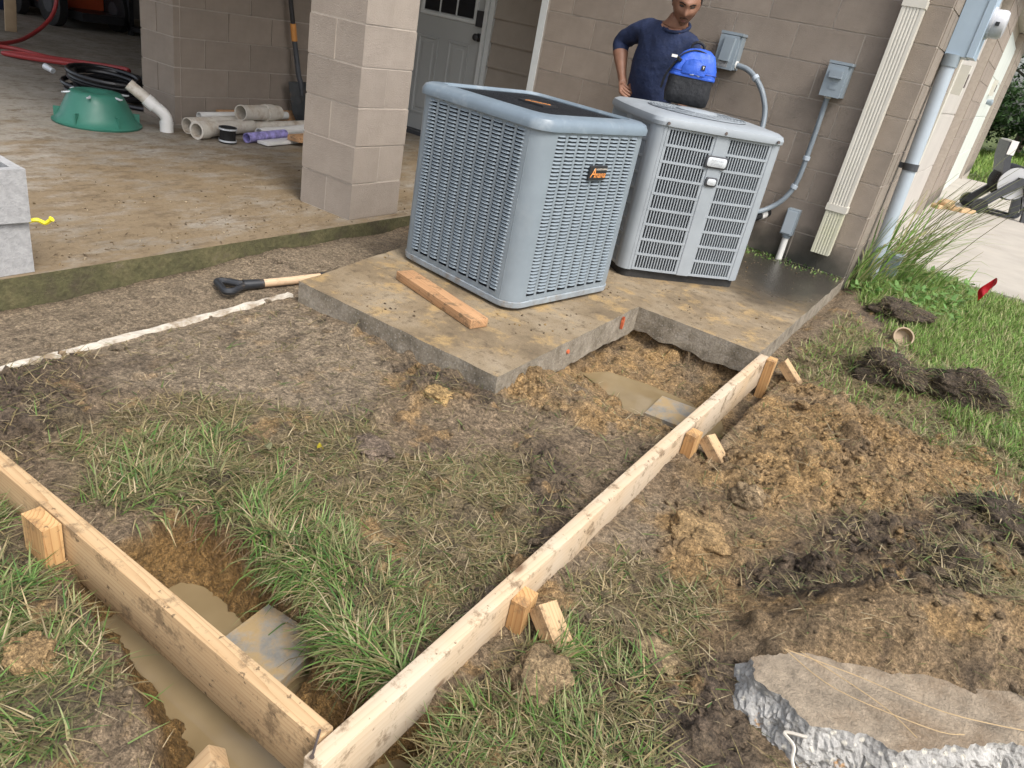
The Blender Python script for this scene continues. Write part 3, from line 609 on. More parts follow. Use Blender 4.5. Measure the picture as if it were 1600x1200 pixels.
disconnect('disconnect_box', 'grey electrical box with rounded bump left of the downspout', -.468, 1.147, .128, .185, False)
def conduit(name, label, P, r, fit):
    t = thing(name, label, 'conduit', P[0]); o0 = Vector(P[0]); pts = [p - o0 for p in smoothline(P, 10)]
    bm = BM(); tube(bm, pts, r, 12); done(bm, 'conduit_tube', GREYDARK, t, smooth=True)
    for i, m_ in fit:
        a = pts[i]; d = (pts[min(i + 1, len(pts) - 1)] - pts[max(0, i - 1)]).normalized()
        bm = BM(); tube(bm, [a - d * .014, a - d * .012, a + d * .012, a + d * .014], [r * 1.1, r * 1.4, r * 1.4, r * 1.1], 12); done(bm, 'fitting', m_, t, smooth=True, ang=35)
GREYDARK = mat('grey flexible conduit', (.20, .235, .265), .5, .08, 12.)
conduit('flexible_conduit', 'curved grey conduit from tapered electrical box to the light grey unit', [(-1.125, -.05, 1.118), (-1.03, -.06, 1.105), (-.95, -.07, 1.06), (-.875, -.08, .98), (-.82, -.09, .86), (-.80, -.16, .72), (-.83, -.35, .60), (-.93, -.50, .55)], .0175, ((1, WHITEPVC), (19, GREYPVC)))
conduit('flexible_conduit', 'long grey conduit dropping from bump-covered electrical box beside downspout', [(-.49, -.04, 1.055), (-.49, -.04, 1.0), (-.487, -.04, .77), (-.492, -.045, .53), (-.53, -.06, .40), (-.60, -.09, .315), (-.67, -.18, .275), (-.78, -.45, .26)], .0165, ((1, WHITEPVC), (24, GREYPVC), (33, GREYPVC)))
t = thing('junction_box', 'small grey junction box on a white pvc stub at the wall foot', 'junction box', (-.445, -.035, 0))
bm = BM(); box(bm, -.040, .038, -.035, .036, .175, .345); done(bm, 'box_body', BOXGREY, t, bev=.006, seg=2)
bm = BM(); box(bm, -.034, .030, -.041, -.034, .185, .335); done(bm, 'cover', mat('light box cover', (.36, .41, .45), .45, .06, 9.), t, bev=.004)
bm = BM(); tube(bm, [(0, 0, .178), (0, 0, .165), (0, 0, .15)], [.030, .030, .026], 14); done(bm, 'hub', BOXGREY, t, smooth=True, ang=40)
bm = BM(); tube(bm, [(.002, 0, .155), (.006, -.01, -.06)], .0215, 14); done(bm, 'stub_pipe', WHITEPVC, t, smooth=True, ang=40)
t = thing('line_stub', 'black insulated line with white collar leaving the wall near grade', 'pipe', (-.62, 0, .25))
bm = BM(); tube(bm, smoothline([(0, .0, .02), (-.02, -.05, .01), (-.07, -.14, -.03), (-.16, -.30, -.06), (-.28, -.5, -.07)], 6), .030, 12); done(bm, 'insulation', BRUSH, t, smooth=True)
bm = BM(); tube(bm, [(-.012, -.035, .014), (-.03, -.075, .0)], .034, 14); done(bm, 'collar', WHITEPVC, t, smooth=True, ang=40)
# meter and its riser on the side wall
METERBLUE = mat('meter box paint', (.38, .48, .58), .38, .05, 5., dirt=(4., .6, .2, .25), dirtcol=(.5, .55, .58))
t = thing('meter_box', 'grey-blue electric meter box on the side wall above the pipe', 'meter', (0, .42, 1.415))
bm = BM(); box(bm, .004, .125, 0, .32, 0, .8); done(bm, 'box_body', METERBLUE, t, bev=.003)
bm = BM(); box(bm, .126, .165, -.006, .326, .004, .81); done(bm, 'front_cover', METERBLUE, t, bev=.004)
bm = BM(); tube(bm, [(.164, .16, .215), (.18, .16, .215), (.182, .16, .215), (.235, .16, .215), (.252, .16, .215), (.256, .16, .215)], [.092, .092, .082, .082, .07, .05], 24); mm_ = done(bm, 'meter', mat('meter glass', (.5, .5, .52), .25, .1, 8.), t, smooth=True, ang=35)
bm = BM(); box(bm, .20, .222, .072, .0785, .2, .222); done(bm, 'seal', BLACKPLASTIC, mm_)
bm = BM(); box(bm, .03, .06, .10, .16, -.10, .0); done(bm, 'bracket', CREAM, t)
t = thing('riser_pipe', 'thick pale grey pvc pipe leaning at house corner below meter', 'pipe', (.105, .40, -.1))
bm = BM(); tube(bm, [(.005, 0, -.05), (-.055, .04, 1.40), (-.055, .045, 1.47)], .043, 20); done(bm, 'pipe', GREYPVC, t, smooth=True, ang=40)
bm = BM(); tube(bm, [(-.055, .044, 1.45), (-.055, .046, 1.52)], .05, 20); done(bm, 'coupling', BOXGREY, t, smooth=True, ang=40)
bm = BM(); tube(bm, [(-.028, .022, .81), (-.0305, .024, .855)], .0475, 20); box(bm, -.10, -.02, .02, .055, .815, .85); done(bm, 'strap', DARKGREY, t, smooth=True, ang=40)
for y, z, w, lab in ((2.05, 1.33, .14, 'small tan box fixed to the garage door frame beside meter'), (9.0, 1.48, .3, 'small tan box on the far pale garage door')):
    t = thing('tan_box', lab, 'box', (.014 if y < 3 else -.06, y, z)); bm = BM(); box(bm, -.06, .05, -w / 2, w / 2, -.11, .11); done(bm, 'cover', CREAM, t, bev=.006)
    bm = BM(); box(bm, .05, .056, -w * .25, w * .25, -.05, .05); done(bm, 'latch', RUST, t)
t = thing('service_box', 'low grey box in the weeds behind the leaning pipe', 'utility box', (.17, .62, -.08)); bm = BM(); box(bm, -.07, .07, -.06, .06, 0, .2); done(bm, 'box_body', BOXGREY, t, bev=.01, seg=2); bm = BM(); box(bm, -.075, .075, -.065, .065, .2, .222); done(bm, 'lid', BOXGREY, t, bev=.005)

# ------------------------------------------------------------------ air conditioners
def louver_mesh(w, h, pitch=.0152):
    bm = BM(); n = int(h / pitch)
    for k in range(n):
        z = h - k * pitch; nseg = 4; top, out, inn = [], [], []
        for i in range(nseg + 1):
            t = i / nseg; x = -w / 2 + w * t; a = 1 - (2 * t - 1) ** 4
            top.append(bm.verts.new((x, .0, z - .0005 - .002 * (1 - a)))); out.append(bm.verts.new((x, -.0085 * a, z - .0092))); inn.append(bm.verts.new((x, .003, z - .0098)))
        for i in range(nseg):
            bm.faces.new((top[i], top[i + 1], out[i + 1], out[i])); bm.faces.new((out[i], out[i + 1], inn[i + 1], inn[i])); bm.faces.new((inn[i], inn[i + 1], top[i + 1], top[i]))
    o = done(bm, 'louver_column', STEELGREY); me = o.data; bpy.data.objects.remove(o); return me
ac = thing('air_conditioner', 'blue-grey louvered air conditioner with black top beside the lumber', 'air conditioner', (-1.235, -2.235, .012), R(-9.5))
HS, ACH = .378, .765; r = .085
bm = BM(); loft(bm, [[(x, y, z) for x, y in rrect(HS - .03, HS - .03, r)] for z in (.03, ACH)]); done(bm, 'coil', BLACKINSIDE, ac)
bm = BM(); loft(bm, [[(x, y, z) for x, y in rrect(s, s, r)] for s, z in ((HS - .012, -.004), (HS + .002, .006), (HS + .004, .030), (HS - .004, .036))]); done(bm, 'base_pan', mat('worn base steel', (.29, .33, .36), .45, .2, 12., dirt=(18., .5, .15, .7), dirtcol=(.2, .15, .1)), ac, smooth=True, ang=40)
z0, z1 = .036, ACH
for q in range(4):
    mq = Matrix.Rotation(R(90 * q), 4, 'Z')
    ncol = 9 if q % 2 == 0 else 8; span = 2 * (HS - r) + (.02 if q % 2 == 0 else -.0); cw_ = span / ncol; lw = cw_ * .80
    LM = louver_mesh(lw, z1 - z0 - .035)
    bm = BM()                     # the sheet round the louvers
    for i in range(ncol + 1):
        x = -span / 2 + i * cw_; hw = cw_ * .1 if 0 < i < ncol else cw_ * .1 + .004; box(bm, x - hw, x + hw, -HS, -HS + .0025, z0, z1)
    for i in range(ncol):
        x = -span / 2 + (i + .5) * cw_; box(bm, x - lw / 2, x + lw / 2, -HS + .0003, -HS + .0022, z1 - .018, z1); box(bm, x - lw / 2, x + lw / 2, -HS + .0003, -HS + .0022, z0, z0 + .02)
    bmesh.ops.transform(bm, matrix=mq, verts=bm.verts); pn_ = done(bm, 'side_panel', STEELGREY, ac)
    for i in range(ncol):
        o = bpy.data.objects.new('louver_column', LM); link(o, pn_); o.matrix_local = mq @ Matrix.Translation((-span / 2 + (i + .5) * cw_, -HS, z0 + .018))
    bm = BM(); P = []             # rounded corner post, front right of this side
    cx = HS - r; a0 = -90
    P = [(HS - r - .012 + 0, -HS - .0012)] + [(cx + (r + .0012) * math.cos(R(a0 + 90 * k / 10)), -cx + (r + .0012) * math.sin(R(a0 + 90 * k / 10))) for k in range(11)] + [(HS + .0012, -HS + r + .012)]
    Q = [(x * .985, y * .985) for x, y in P[::-1]]; prism(bm, P + Q, z0 - .002, z1); bmesh.ops.transform(bm, matrix=mq, verts=bm.verts)
    done(bm, 'corner_post', STEELGREY, ac, smooth=True, ang=30)
    bm = BM()
    for x in (-.2, 0, .2): tube(bm, [(x, -HS - .001, z1 - .006), (x, -HS - .006, z1 - .006)], .006, 8)
    bmesh.ops.transform(bm, matrix=mq, verts=bm.verts); done(bm, 'screw', RUST, pn_)
LIDM = mat('lid steel', (.165, .21, .25), .40, .12, 7., .05, 200., dirt=(6., .52, .2, .55), dirtcol=(.36, .40, .43))
bm = BM(); o_ = HS + .012
loft(bm, [[(x, y, z) for x, y in rrect(s, s, rr)] for s, z, rr in ((o_ - .01, ACH - .006, r), (o_, ACH - .008, r), (o_ + .002, ACH + .014, r + .004), (o_ - .008, ACH + .034, r), (o_ - .022, ACH + .042, r), (o_ - .07, ACH + .047, r * .8), (o_ - .078, ACH + .036, r * .8), (o_ - .078, ACH - .0, r * .8))], caps=(False, False))
done(bm, 'top_lid', LIDM, ac, smooth=True, ang=35)
bm = BM(); box(bm, -.3, .3, -.3, .3, ACH - .01, ACH + .004); done(bm, 'fan_shroud', BLACKINSIDE, ac)
WIRE = mat('black wire grille', (.022, .024, .028), .45, .1, 20.)
bm = BM(); g_ = .315
for k in range(44):
    y = -g_ + 2 * g_ * k / 43; bx_ = box(bm, -g_, g_, y - .0028, y + .0028, ACH + .027, ACH + .033)
for k in range(7):
    x = -g_ + 2 * g_ * k / 6; box(bm, x - .003, x + .003, -g_, g_, ACH + .022, ACH + .0268)
done(bm, 'fan_grille', WIRE, ac)
bm = BM(); box(bm, -.075, .075, -.05, .05, ACH + .033, ACH + .042); plate = done(bm, 'centre_plate', BLACKPLASTIC, ac, bev=.006, seg=2)
BADGEO = mat('orange lettering', (.85, .33, .09), .4, .05, 5.); BADGEW = mat('pale lettering', (.6, .55, .48), .5, .05, 5.)
text('lettering', 'Amana', .042, BADGEO, plate, Matrix.Translation((0, .0, ACH + .0425)) @ Matrix.Rotation(R(35), 4, 'Z'), shear=.2)
mq = Matrix.Rotation(R(90), 4, 'Z')
bm = BM(); box(bm, .02 - .062 + .0, .02 + .062, -HS - .0175, -HS - .0085, .565, .627); bmesh.ops.transform(bm, matrix=mq, verts=bm.verts); badge = done(bm, 'badge', BLACKPLASTIC, ac, bev=.003, seg=2)
up = mq @ Matrix.Translation((.02, -HS - .0177, .59)) @ Matrix.Rotation(R(90), 4, 'X')
text('lettering', 'A', .056, BADGEO, badge, up @ Matrix.Translation((-.036, .005, 0)), shear=.3); text('lettering', 'mana', .040, BADGEO, badge, up @ Matrix.Translation((.0135, -.002, 0)), shear=.25)
text('lettering', 'AIR CONDITIONING', .0105, BADGEW, badge, up @ Matrix.Translation((.013, .021, 0)))

a2 = thing('air_conditioner', 'light grey air conditioner with upright bar grilles under the backpack', 'air conditioner', (-.90, -1.125, 0), R(46.5))
HX, HY, zb, zt = .365, .345, .045, .80; r2 = .05
bm = BM(); loft(bm, [[(x, y, z) for x, y in rrect(HX - .012, HY - .012, r2)] for z in (-.002, .047)]); done(bm, 'base', mat('black base', (.022, .021, .02), .75, .3, 20., dirt=(14., .55, .2, .6), dirtcol=(.17, .12, .07)), a2)
bm = BM(); loft(bm, [[(x, y, z) for x, y in rrect(HX - .035, HY - .035, r2)] for z in (.047, zt)]); done(bm, 'coil', BLACKINSIDE, a2)
for q in range(4):
    mq = Matrix.Rotation(R(90 * q), 4, 'Z'); hx, hy = (HX, HY) if q % 2 == 0 else (HY, HX); B = .016
    def fy(x): return -hy - B * (1 - (x / hx) ** 2) + B * .15
    pw = .064
    bm = BM()                     # corner post
    P = [(hx - pw, fy(hx - pw) - .001), (hx - r2 * .8, -hy - .003)] + [(hx - r2 + (r2 + .001) * math.cos(R(-70 + 75 * k / 6)), -hy + r2 + (r2 + .001) * math.sin(R(-70 + 75 * k / 6))) for k in range(7)] + [(hx + .003, -hy + .05)]
    prism(bm, P + [(x * .94, y * .94) for x, y in P[::-1]], zb, zt); bmesh.ops.transform(bm, matrix=mq, verts=bm.verts); done(bm, 'corner_post', STEELGREY2, a2, smooth=True, ang=35)
    bm = BM(); xs = [-hx + .045, -hx + .054, -hx + pw - .003]
    prism(bm, [(x, fy(x) - .001) for x in xs] + [(x, fy(x) + .02) for x in xs[::-1]], zb, zt)
    bmesh.ops.transform(bm, matrix=mq, verts=bm.verts); done(bm, 'edge_strip', STEELGREY2, a2)
    for side in (-1, 1):
        x0, x1 = ((-hx + pw, -.036) if side < 0 else (.036, hx - pw - .004)); bm = BM(); rows = 9; nb = 15; zz0, zz1 = zb + .01, zt - .01; rh = (zz1 - zz0) / rows
        def bar(xa, xb, za, zb_, d=.0):
            vs = [bm.verts.new((x, fy(x) + o_ + d, z)) for x in (xa, xb) for o_ in (0, .009) for z in (za, zb_)]
            for qd in ((0, 1, 3, 2), (4, 6, 7, 5), (0, 4, 5, 1), (2, 3, 7, 6), (0, 2, 6, 4), (1, 5, 7, 3)): bm.faces.new([vs[i] for i in qd])
        m0 = .012
        for k in range(nb + 1):
            x = x0 + m0 + (x1 - x0 - 2 * m0) * k / nb; bar(x - .0028, x + .0028, zz0 + .001, zz1 - .001, .002)
        segs = 6
        for j in range(rows + 1):
            z = zz0 + j * rh
            for s_ in range(segs):
                xa = x0 + (x1 - x0) * s_ / segs; xb = x0 + (x1 - x0) * (s_ + 1) / segs; bar(xa, xb, z - .0062, z + .0062, 0)
        bar(x0, x0 + m0 - .0, zz0 + .0, zz1, .0012); bar(x1 - m0, x1, zz0, zz1, .0012)
        bmesh.ops.transform(bm, matrix=mq, verts=bm.verts); done(bm, 'grille', STEELGREY2, a2)
    bm = BM(); prism(bm, [(x, fy(x) - .004) for x in (-.036, -.02, .02, .036)] + [(x, fy(x) + .02) for x in (.036, -.036)], zb, zt); bmesh.ops.transform(bm, matrix=mq, verts=bm.verts); done(bm, 'mullion', STEELGREY2, a2, bev=.003)
bm = BM()
def lr(s, z, rr=.075): return [(x, y, z) for x, y in rrect(HX + s, HY + s, rr, bulge=.020)]
loft(bm, [lr(.004, zt - .004), lr(.014, zt - .002), lr(.016, zt + .016), lr(.010, zt + .034), lr(-.01, zt + .046), lr(-.05, zt + .052, .1)], caps=(False, True)); lid = done(bm, 'top_lid', STEELGREY2, a2, smooth=True, ang=30)
bm = BM(); lathe(bm, [(.268, zt + .0525), (.262, zt + .0535), (.10, zt + .0535)], 48); done(bm, 'opening_shade_disc', BLACKINSIDE, a2)  # black disc on the closed lid, painted shade in place of a hole
bm = BM()
for rr in np.linspace(.125, .268, 9): lathe(bm, [(rr - .0026, zt + .0555), (rr - .0026, zt + .0595), (rr + .0026, zt + .0595), (rr + .0026, zt + .0555)], 48, close=True)
for k in range(12):
    a = 2 * math.pi * k / 12; m_ = Matrix.Rotation(a, 4, 'Z'); box(bm, .10, .27, -.003, .003, zt + .054, zt + .0605, m_)
done(bm, 'fan_grille', STEELGREY2, a2)
bm = BM(); lathe(bm, [(.112, zt + .054), (.112, zt + .064), (.10, zt + .07), (.02, zt + .073)], 32); done(bm, 'centre_cap', STEELGREY2, a2, smooth=True, ang=30)
bm = BM()
for x in (-HX * .86, 0, HX * .86): tube(bm, [(x, -HY - .030 + .012 * (abs(x) > .1), zt + .012), (x, -HY - .038 + .012 * (abs(x) > .1), zt + .012)], .008, 8)
done(bm, 'screw', RUST, a2)
SILVER = mat('silver badge', (.62, .65, .68), .3, .05, 6., metal=.3)
for x, z, w, h, tx in ((-.0, .665, .125, .062, ('American', 'Standard')), (.002, .565, .066, .048, None)):
    yb = -HY - .016
    def br(i, y): return [(x + a, y, z + b_) for a, b_ in [(p_[0] * 1., p_[1]) for p_ in rrect(w / 2 - i, h / 2 - i, .012, 4)]]
    bm = BM(); loft(bm, [br(0, yb), br(0, yb - .010), br(.003, yb - .012)]); bd = done(bm, 'badge', DARKGREY, a2, smooth=True, ang=35)
    bm = BM(); loft(bm, [br(.008, yb - .0115), br(.008, yb - .0145), br(.010, yb - .0155)]); done(bm, 'badge_plate', SILVER, bd, smooth=True, ang=35)
    if tx:
        for k, s in enumerate(tx): text('lettering', s, .0185, mat('worn grey lettering', (.33, .35, .37), .5, .1, 60.), bd, Matrix.Translation((x, yb - .0156, z + .010 - k * .02)) @ Matrix.Rotation(R(90), 4, 'X'), ext=.0003)

# ------------------------------------------------------------------ form boards, stakes, lumber
def board(name, label, p0, p1, w, h, m=LUMBER, top=0., cat='board', bev=.003, rollx=0.):
    """a board from p0 to p1 (top centre line), width w, height h, grain along local X"""
    p0, p1 = Vector(p0), Vector(p1); L = (p1 - p0).length; d = (p1 - p0) / L
    bm = BM(); box(bm, -L / 2, L / 2, -w / 2, w / 2, -h, 0)
    bmesh.ops.subdivide_edges(bm, edges=[e for e in bm.edges if e.calc_length() > L * .9], cuts=int(L / .15) + 1)
    for v_ in bm.verts: v_.co.y += .003 * math.sin(v_.co.x * 2.1 + 1)
    o = done(bm, name, m, None, bev=bev, seg=2, smooth=True, ang=40)
    z = Vector((0, 0, 1)); y = z.cross(d).normalized(); z = d.cross(y)
    mt = Matrix((d, y, z)).transposed().to_4x4(); mt.translation = (p0 + p1) / 2; o.matrix_world = mt @ Matrix.Rotation(rollx, 4, 'X')
    if label: tag(o, label, cat)
    return o
board('form_board', 'long pale form board running from the pad edge to the near corner', (.031, -4.655, 0), (.028, -1.978, .002), .038, .14, LUMBERB)
board('form_board', 'form board crossing the water-filled hole at lower left', (-1.75, -4.602, .001), (.0105, -4.602, 0), .038, .14)
def stake(label, x, y, top, w=.038, d=.062, depth=.34, rz=0., tilt=(0, 0)):
    bm = BM(); box(bm, -w / 2, w / 2, -d / 2, d / 2, -depth + .1, 0)
    tip = [v_ for v_ in bm.verts if v_.co.z < -.1]
    for v_ in tip: v_.co.z -= .0
    o = done(bm, 'stake', STAKEWOOD, None, bev=.0025, seg=1, smooth=True, ang=40); o.location = (x, y, top); o.rotation_euler = (tilt[0], tilt[1], rz); tag(o, label, 'stake'); return o
def brace(label, top, foot, w=.06, t=.038):
    top, foot = Vector(top), Vector(foot); d = foot - top; L = d.length; x = d.normalized(); y = Vector((0, 1, 0)); y = (y - x * y.dot(x)).normalized(); z = x.cross(y)
    bm = BM(); box(bm, 0, L, -w / 2, w / 2, -t / 2, t / 2); o = done(bm, 'kicker_brace', LUMBER, None, bev=.003, seg=2, smooth=True, ang=40)
    mt = Matrix((x, y, z)).transposed().to_4x4(); mt.translation = top; o.matrix_world = mt; tag(o, label, 'brace')
stake('square stake outside the near end of the long board', .070, -4.045, -.022, rz=R(4)); brace('short sloping brace on the grass at the near stake', (.105, -4.015, -.045), (.245, -4.075, -.135))
stake('square stake at the middle of the long board', .069, -2.965, -.004, rz=R(-3)); brace('short sloping brace on the clay at the middle stake', (.10, -2.905, -.03), (.235, -2.95, -.125))
stake('square stake at the pad end of the long board', .069, -1.985, -.002, rz=R(2)); brace('short sloping brace at the far stake near the pad corner', (.10, -1.90, -.025), (.215, -1.90, -.12))
stake('weathered stake nailed outside the lower left board', -.82, -4.643, .002, d=.04, w=.085, depth=.3)
board('lumber_offcut', 'two-by-four lying on the pad in front of the louvered unit', (-1.447, -2.757, .040), (-.905, -2.917, .040), .089, .038, OLDLUMBER)
o = board('wood_stub', 'small wood stub poking from the mud at the bottom edge', (-.11, -4.74, -.03), (-.16, -4.84, -.16), .06, .038, LUMBER, cat='wood scrap')
t = tag(done((lambda bm: (tube(bm, [(0, 0, 0), (.05, .012, .006), (.055, .013, .007), (.056, .0132, .0072)], [.0022, .0022, .0045, .0045], 8), bm)[1])(BM()), 'nail', RUST), 'loose nail lying on the form board corner', 'nail'); t.location = (.0, -4.605, .004); t.rotation_euler = (0, 0, R(-70))
# paver stones set in the holes
PAVER = mat('wet grey paver', (.235, .225, .20), .72, .3, 14., .5, 90., dirt=(11., .42, .16, .9), dirtcol=(.36, .25, .115))
def paver(label, c, rz, sx, sy):
    bm = BM(); box(bm, -sx / 2, sx / 2, -sy / 2, sy / 2, -.034, 0); o = done(bm, 'paver', PAVER, None, bev=.004, seg=2); o.location = c; o.rotation_euler = (R(3), R(-2.5), rz); return tag(o, label, 'paver')
paver('grey paver above the muddy water behind the lower left board', (-.337, -4.452, -.186), R(3), .185, .22)
paver('grey paver in the clay hole beside the long board', (-.125, -2.483, -.195), R(2), .235, .20)
# white crust of an old footing along the trench
bm = BM(); n = 90
rows_ = [[], [], [], []]
for i in range(n + 1):
    t_ = i / n; y = -4.75 + 1.58 * t_; xc = -1.70 - .02 * t_ + .003 * mnoise.noise(Vector((0, y * 9, 0))); w = .015 + .005 * mnoise.noise(Vector((3, y * 7, 0))) + .010 * mnoise.noise(Vector((7, y * 40, 0)))
    zc = -.088 - .020 * (1 - t_) + .004 * mnoise.noise(Vector((1, y * 14, 5)))
    for k, (dx, dz) in enumerate(((-w - .012, -.05), (-w, 0), (w, .002), (w + .012, -.05))): rows_[k].append(bm.verts.new((xc + dx, y, zc + dz)))
for k in range(3):
    for i in range(n): bm.faces.new((rows_[k][i], rows_[k][i + 1], rows_[k + 1][i + 1], rows_[k + 1][i]))
bm.faces.new([rows_[k][0] for k in range(4)]); bm.faces.new([rows_[k][-1] for k in (3, 2, 1, 0)]); 
tag(done(bm, 'footing_strip', WHITEPAINT), 'thin chalky white footing edge running along the dirt trench', 'footing')

# ------------------------------------------------------------------ concrete blocks at the patio edge
def cmu(label, loc, rz):
    bm = BM(); l, w, h, k = .397, .194, .194, .032
    box(bm, -w / 2, -w / 2 + k, -l / 2, l / 2, 0, h); box(bm, w / 2 - k, w / 2, -l / 2, l / 2, 0, h)
    for y in (-l / 2, -.018, l / 2 - .036): box(bm, -w / 2 + k, w / 2 - k, y + .0005, y + .0355, .001, h - .001)
    o = done(bm, 'concrete_block', CMU, None, bev=.004); o.location = loc; o.rotation_euler = (0, R(random.uniform(-1, 1)), rz); return tag(o, label, 'concrete block')
cmu('grey concrete block at left edge, lower of the two stacked', (-2.375, -4.125, -.05), R(1))
cmu('grey concrete block at left edge, upper of the two stacked', (-2.37, -4.12, .152), R(-3))
YEL = mat('yellow plastic', (.75, .65, .03), .5, .1, 20.)
bm = BM(); tube(bm, smoothline([(0, 0, 0), (.02, .03, .012), (.03, .055, .0), (.05, .07, .02)], 5), [.008] * 15 + [.012], 6); o = done(bm, 'yellow_scrap', YEL, smooth=True); o.location = (-2.30, -3.93, .14); tag(o, 'scrap of yellow plastic between the stacked concrete blocks', 'scrap')

# ------------------------------------------------------------------ shovels
GRIP = mat('black grip plastic', (.022, .024, .028), .4, .15, 30., dirt=(20., .6, .15, .5), dirtcol=(.2, .14, .08))
gz = lambda x, y: Hs(x, y)
sh = thing('shovel', 'short shovel with black D-grip lying in the dirt by the patio', 'shovel', (-1.985, -3.30, gz(-1.985, -3.3) + .030), R(71))
bm = BM()
tube(bm, smoothline([(.115, 0, .004), (.07, .018, .004), (.02, .058, .004), (-.005, .062, .004), (-.018, .05, .004), (-.018, 0, .004), (-.018, -.05, .004), (-.005, -.062, .004), (.02, -.058, .004), (.07, -.018, .004), (.115, 0, .004)], 6), .0155, 10)
tube(bm, [(.08, 0, .004), (.17, 0, .006)], [.024, .020], 12); done(bm, 'grip', GRIP, sh, smooth=True)
bm = BM(); tube(bm, [(.165, 0, .006), (.30, 0, .012), (.45, 0, .022)], .0185, 14); done(bm, 'shaft', HANDLEWOOD, sh, smooth=True)
bm = BM(); tube(bm, [(.44, 0, .022), (.60, 0, .035), (.74, .0, .03)], [.0205, .0205, .018], 14); done(bm, 'ferrule', GRIP, sh, smooth=True)
bm = BM()
loft(bm, [[(x, s * w, z + .02 * abs(s) ** 2 + d) for s, d in ((-1, 0), (-.5, 0), (0, 0), (.5, 0), (1, 0), (1, -.004), (.5, -.004), (0, -.004), (-.5, -.004), (-1, -.004))] for x, w, z in ((.72, .05, .02), (.76, .10, .01), (.9, .105, -.02), (.98, .07, -.03))]); done(bm, 'blade', DARKGREY, sh, smooth=True)
s2 = thing('shovel', 'black shovel with orange collar standing against the carport block wall', 'shovel', (-4.54, -.585, -.05)); tp = Vector((-.03, -.28, 1.55)); bs = Vector((0, 0, 0)); dd = tp.normalized(); ux, vx = Vector((0, 1, 0)), Vector((1, 0, .08))
def at_(s, a=0., b=0.): return bs + dd * s + ux * a + vx * b
bm = BM(); loft(bm, [[at_(s, w * k, .028 * (1 - k * k) * (s < .42) + o_) for k, o_ in ((-1, 0), (-.5, 0), (0, 0), (.5, 0), (1, 0), (1, -.004), (.5, -.004), (0, -.004), (-.5, -.004), (-1, -.004))] for s, w in ((.0, .02), (.04, .06), (.12, .095), (.3, .105), (.37, .105), (.375, .04))]); done(bm, 'blade', mat('blade steel', (.06, .065, .07), .45, .2, 15., metal=.4, dirt=(8., .5, .2, .7), dirtcol=(.2, .14, .09)), s2, smooth=True, ang=50)
bm = BM(); tube(bm, [at_(.26, 0, .03), at_(.36, 0, .03), at_(.42, 0, .01), at_(.70, 0, 0)], [.012, .022, .022, .021], 12); done(bm, 'socket', DARKGREY, s2, smooth=True)
bm = BM(); tube(bm, [at_(.69), at_(.82)], .024, 14); done(bm, 'collar', mat('orange collar', (.55, .24, .06), .5, .1, 10.), s2, smooth=True, ang=40)
bm = BM(); tube(bm, [at_(.815), at_(1.56)], .019, 12); done(bm, 'shaft', BLACKPLASTIC, s2, smooth=True, ang=40)

# ------------------------------------------------------------------ things on the carport floor
FZ = -.05
GREEN = mat('green plastic tub', (.035, .16, .115), .42, .1, 6.)
t = thing('tree_stand', 'upside-down green plastic tub on the carport floor', 'tub', (-4.70, -2.29, FZ))
bm = BM(); lathe(bm, [(.275, 0), (.28, .006), (.28, .014), (.262, .02), (.235, .06), (.19, .155), (.165, .20), (.15, .212), (.10, .215), (.06, .205), (.04, .19)], 36); done(bm, 'tub_body', GREEN, t, smooth=True, ang=45)
for k in range(6):
    a = k * math.pi / 3 + .3; bm = BM(); tube(bm, [(.15 * math.cos(a), .15 * math.sin(a), .20), (.20 * math.cos(a), .20 * math.sin(a), .195)], .007, 8); tube(bm, [(.20 * math.cos(a), .20 * math.sin(a) - .012, .195), (.20 * math.cos(a), .20 * math.sin(a) + .012, .197)], .006, 6); done(bm, 'eye_bolt', SILVER, t, smooth=True)
for k in range(6):
    a = k * math.pi / 3; bm = BM(); box(bm, .215, .262, -.005, .005, .0, .09, Matrix.Rotation(a, 4, 'Z')); done(bm, 'rib', GREEN, t)
CABLE = mat('black cable', (.012, .012, .014), .35, .1, 20.)
bm = BM(); P = []
for i in range(260):
    a = i / 260 * 2 * math.pi * 9; rr = .27 + .05 * math.sin(i * .13) + .02 * math.sin(i * .37); P.append((rr * math.cos(a) * 1.1, rr * math.sin(a) * .95, .03 + .14 * (i / 260) + .02 * math.sin(i * .21)))
tube(bm, P, .019, 8); cb = thing('cable_coil', 'coil of thick black cable behind the green tub', 'cable', (-5.62, -1.66, FZ)); done(bm, 'cable', CABLE, cb, smooth=True)
bm = BM(); tube(bm, [(-.30, -.28, .13), (-.38, -.30, .15)], [.022, .026], 12); done(bm, 'connector', SILVER, cb, smooth=True, ang=40)
bm = BM(); tube(bm, smoothline([(.22, -.2, .02), (.45, -.12, .02), (.62, .02, .02), (.72, .25, .02)], 6), .018, 8); done(bm, 'loose_end', CABLE, cb, smooth=True)
RED = mat('red rubber hose', (.30, .035, .035), .5, .15, 10.)
P = [(-7.0, -3.2), (-7.5, -2.2), (-7.62, -1.55), (-7.3, -1.25), (-7.0, -1.0), (-6.7, -.85), (-6.62, -.98), (-6.9, -1.15), (-7.2, -1.45), (-7.4, -1.62), (-7.1, -1.5), (-6.75, -1.2), (-6.35, -1.0), (-6.05, -.9), (-5.9, -1.02), (-6.1, -1.2), (-6.45, -1.2), (-6.2, -.98)]
bm = BM(); tube(bm, smoothline([(x, y, FZ + .022 + .012 * (i % 3)) for i, (x, y) in enumerate(P)], 8), .021, 8); o = done(bm, 'air_hose', RED, smooth=True); tag(o, 'red hose lying in loops on the carport floor', 'hose')
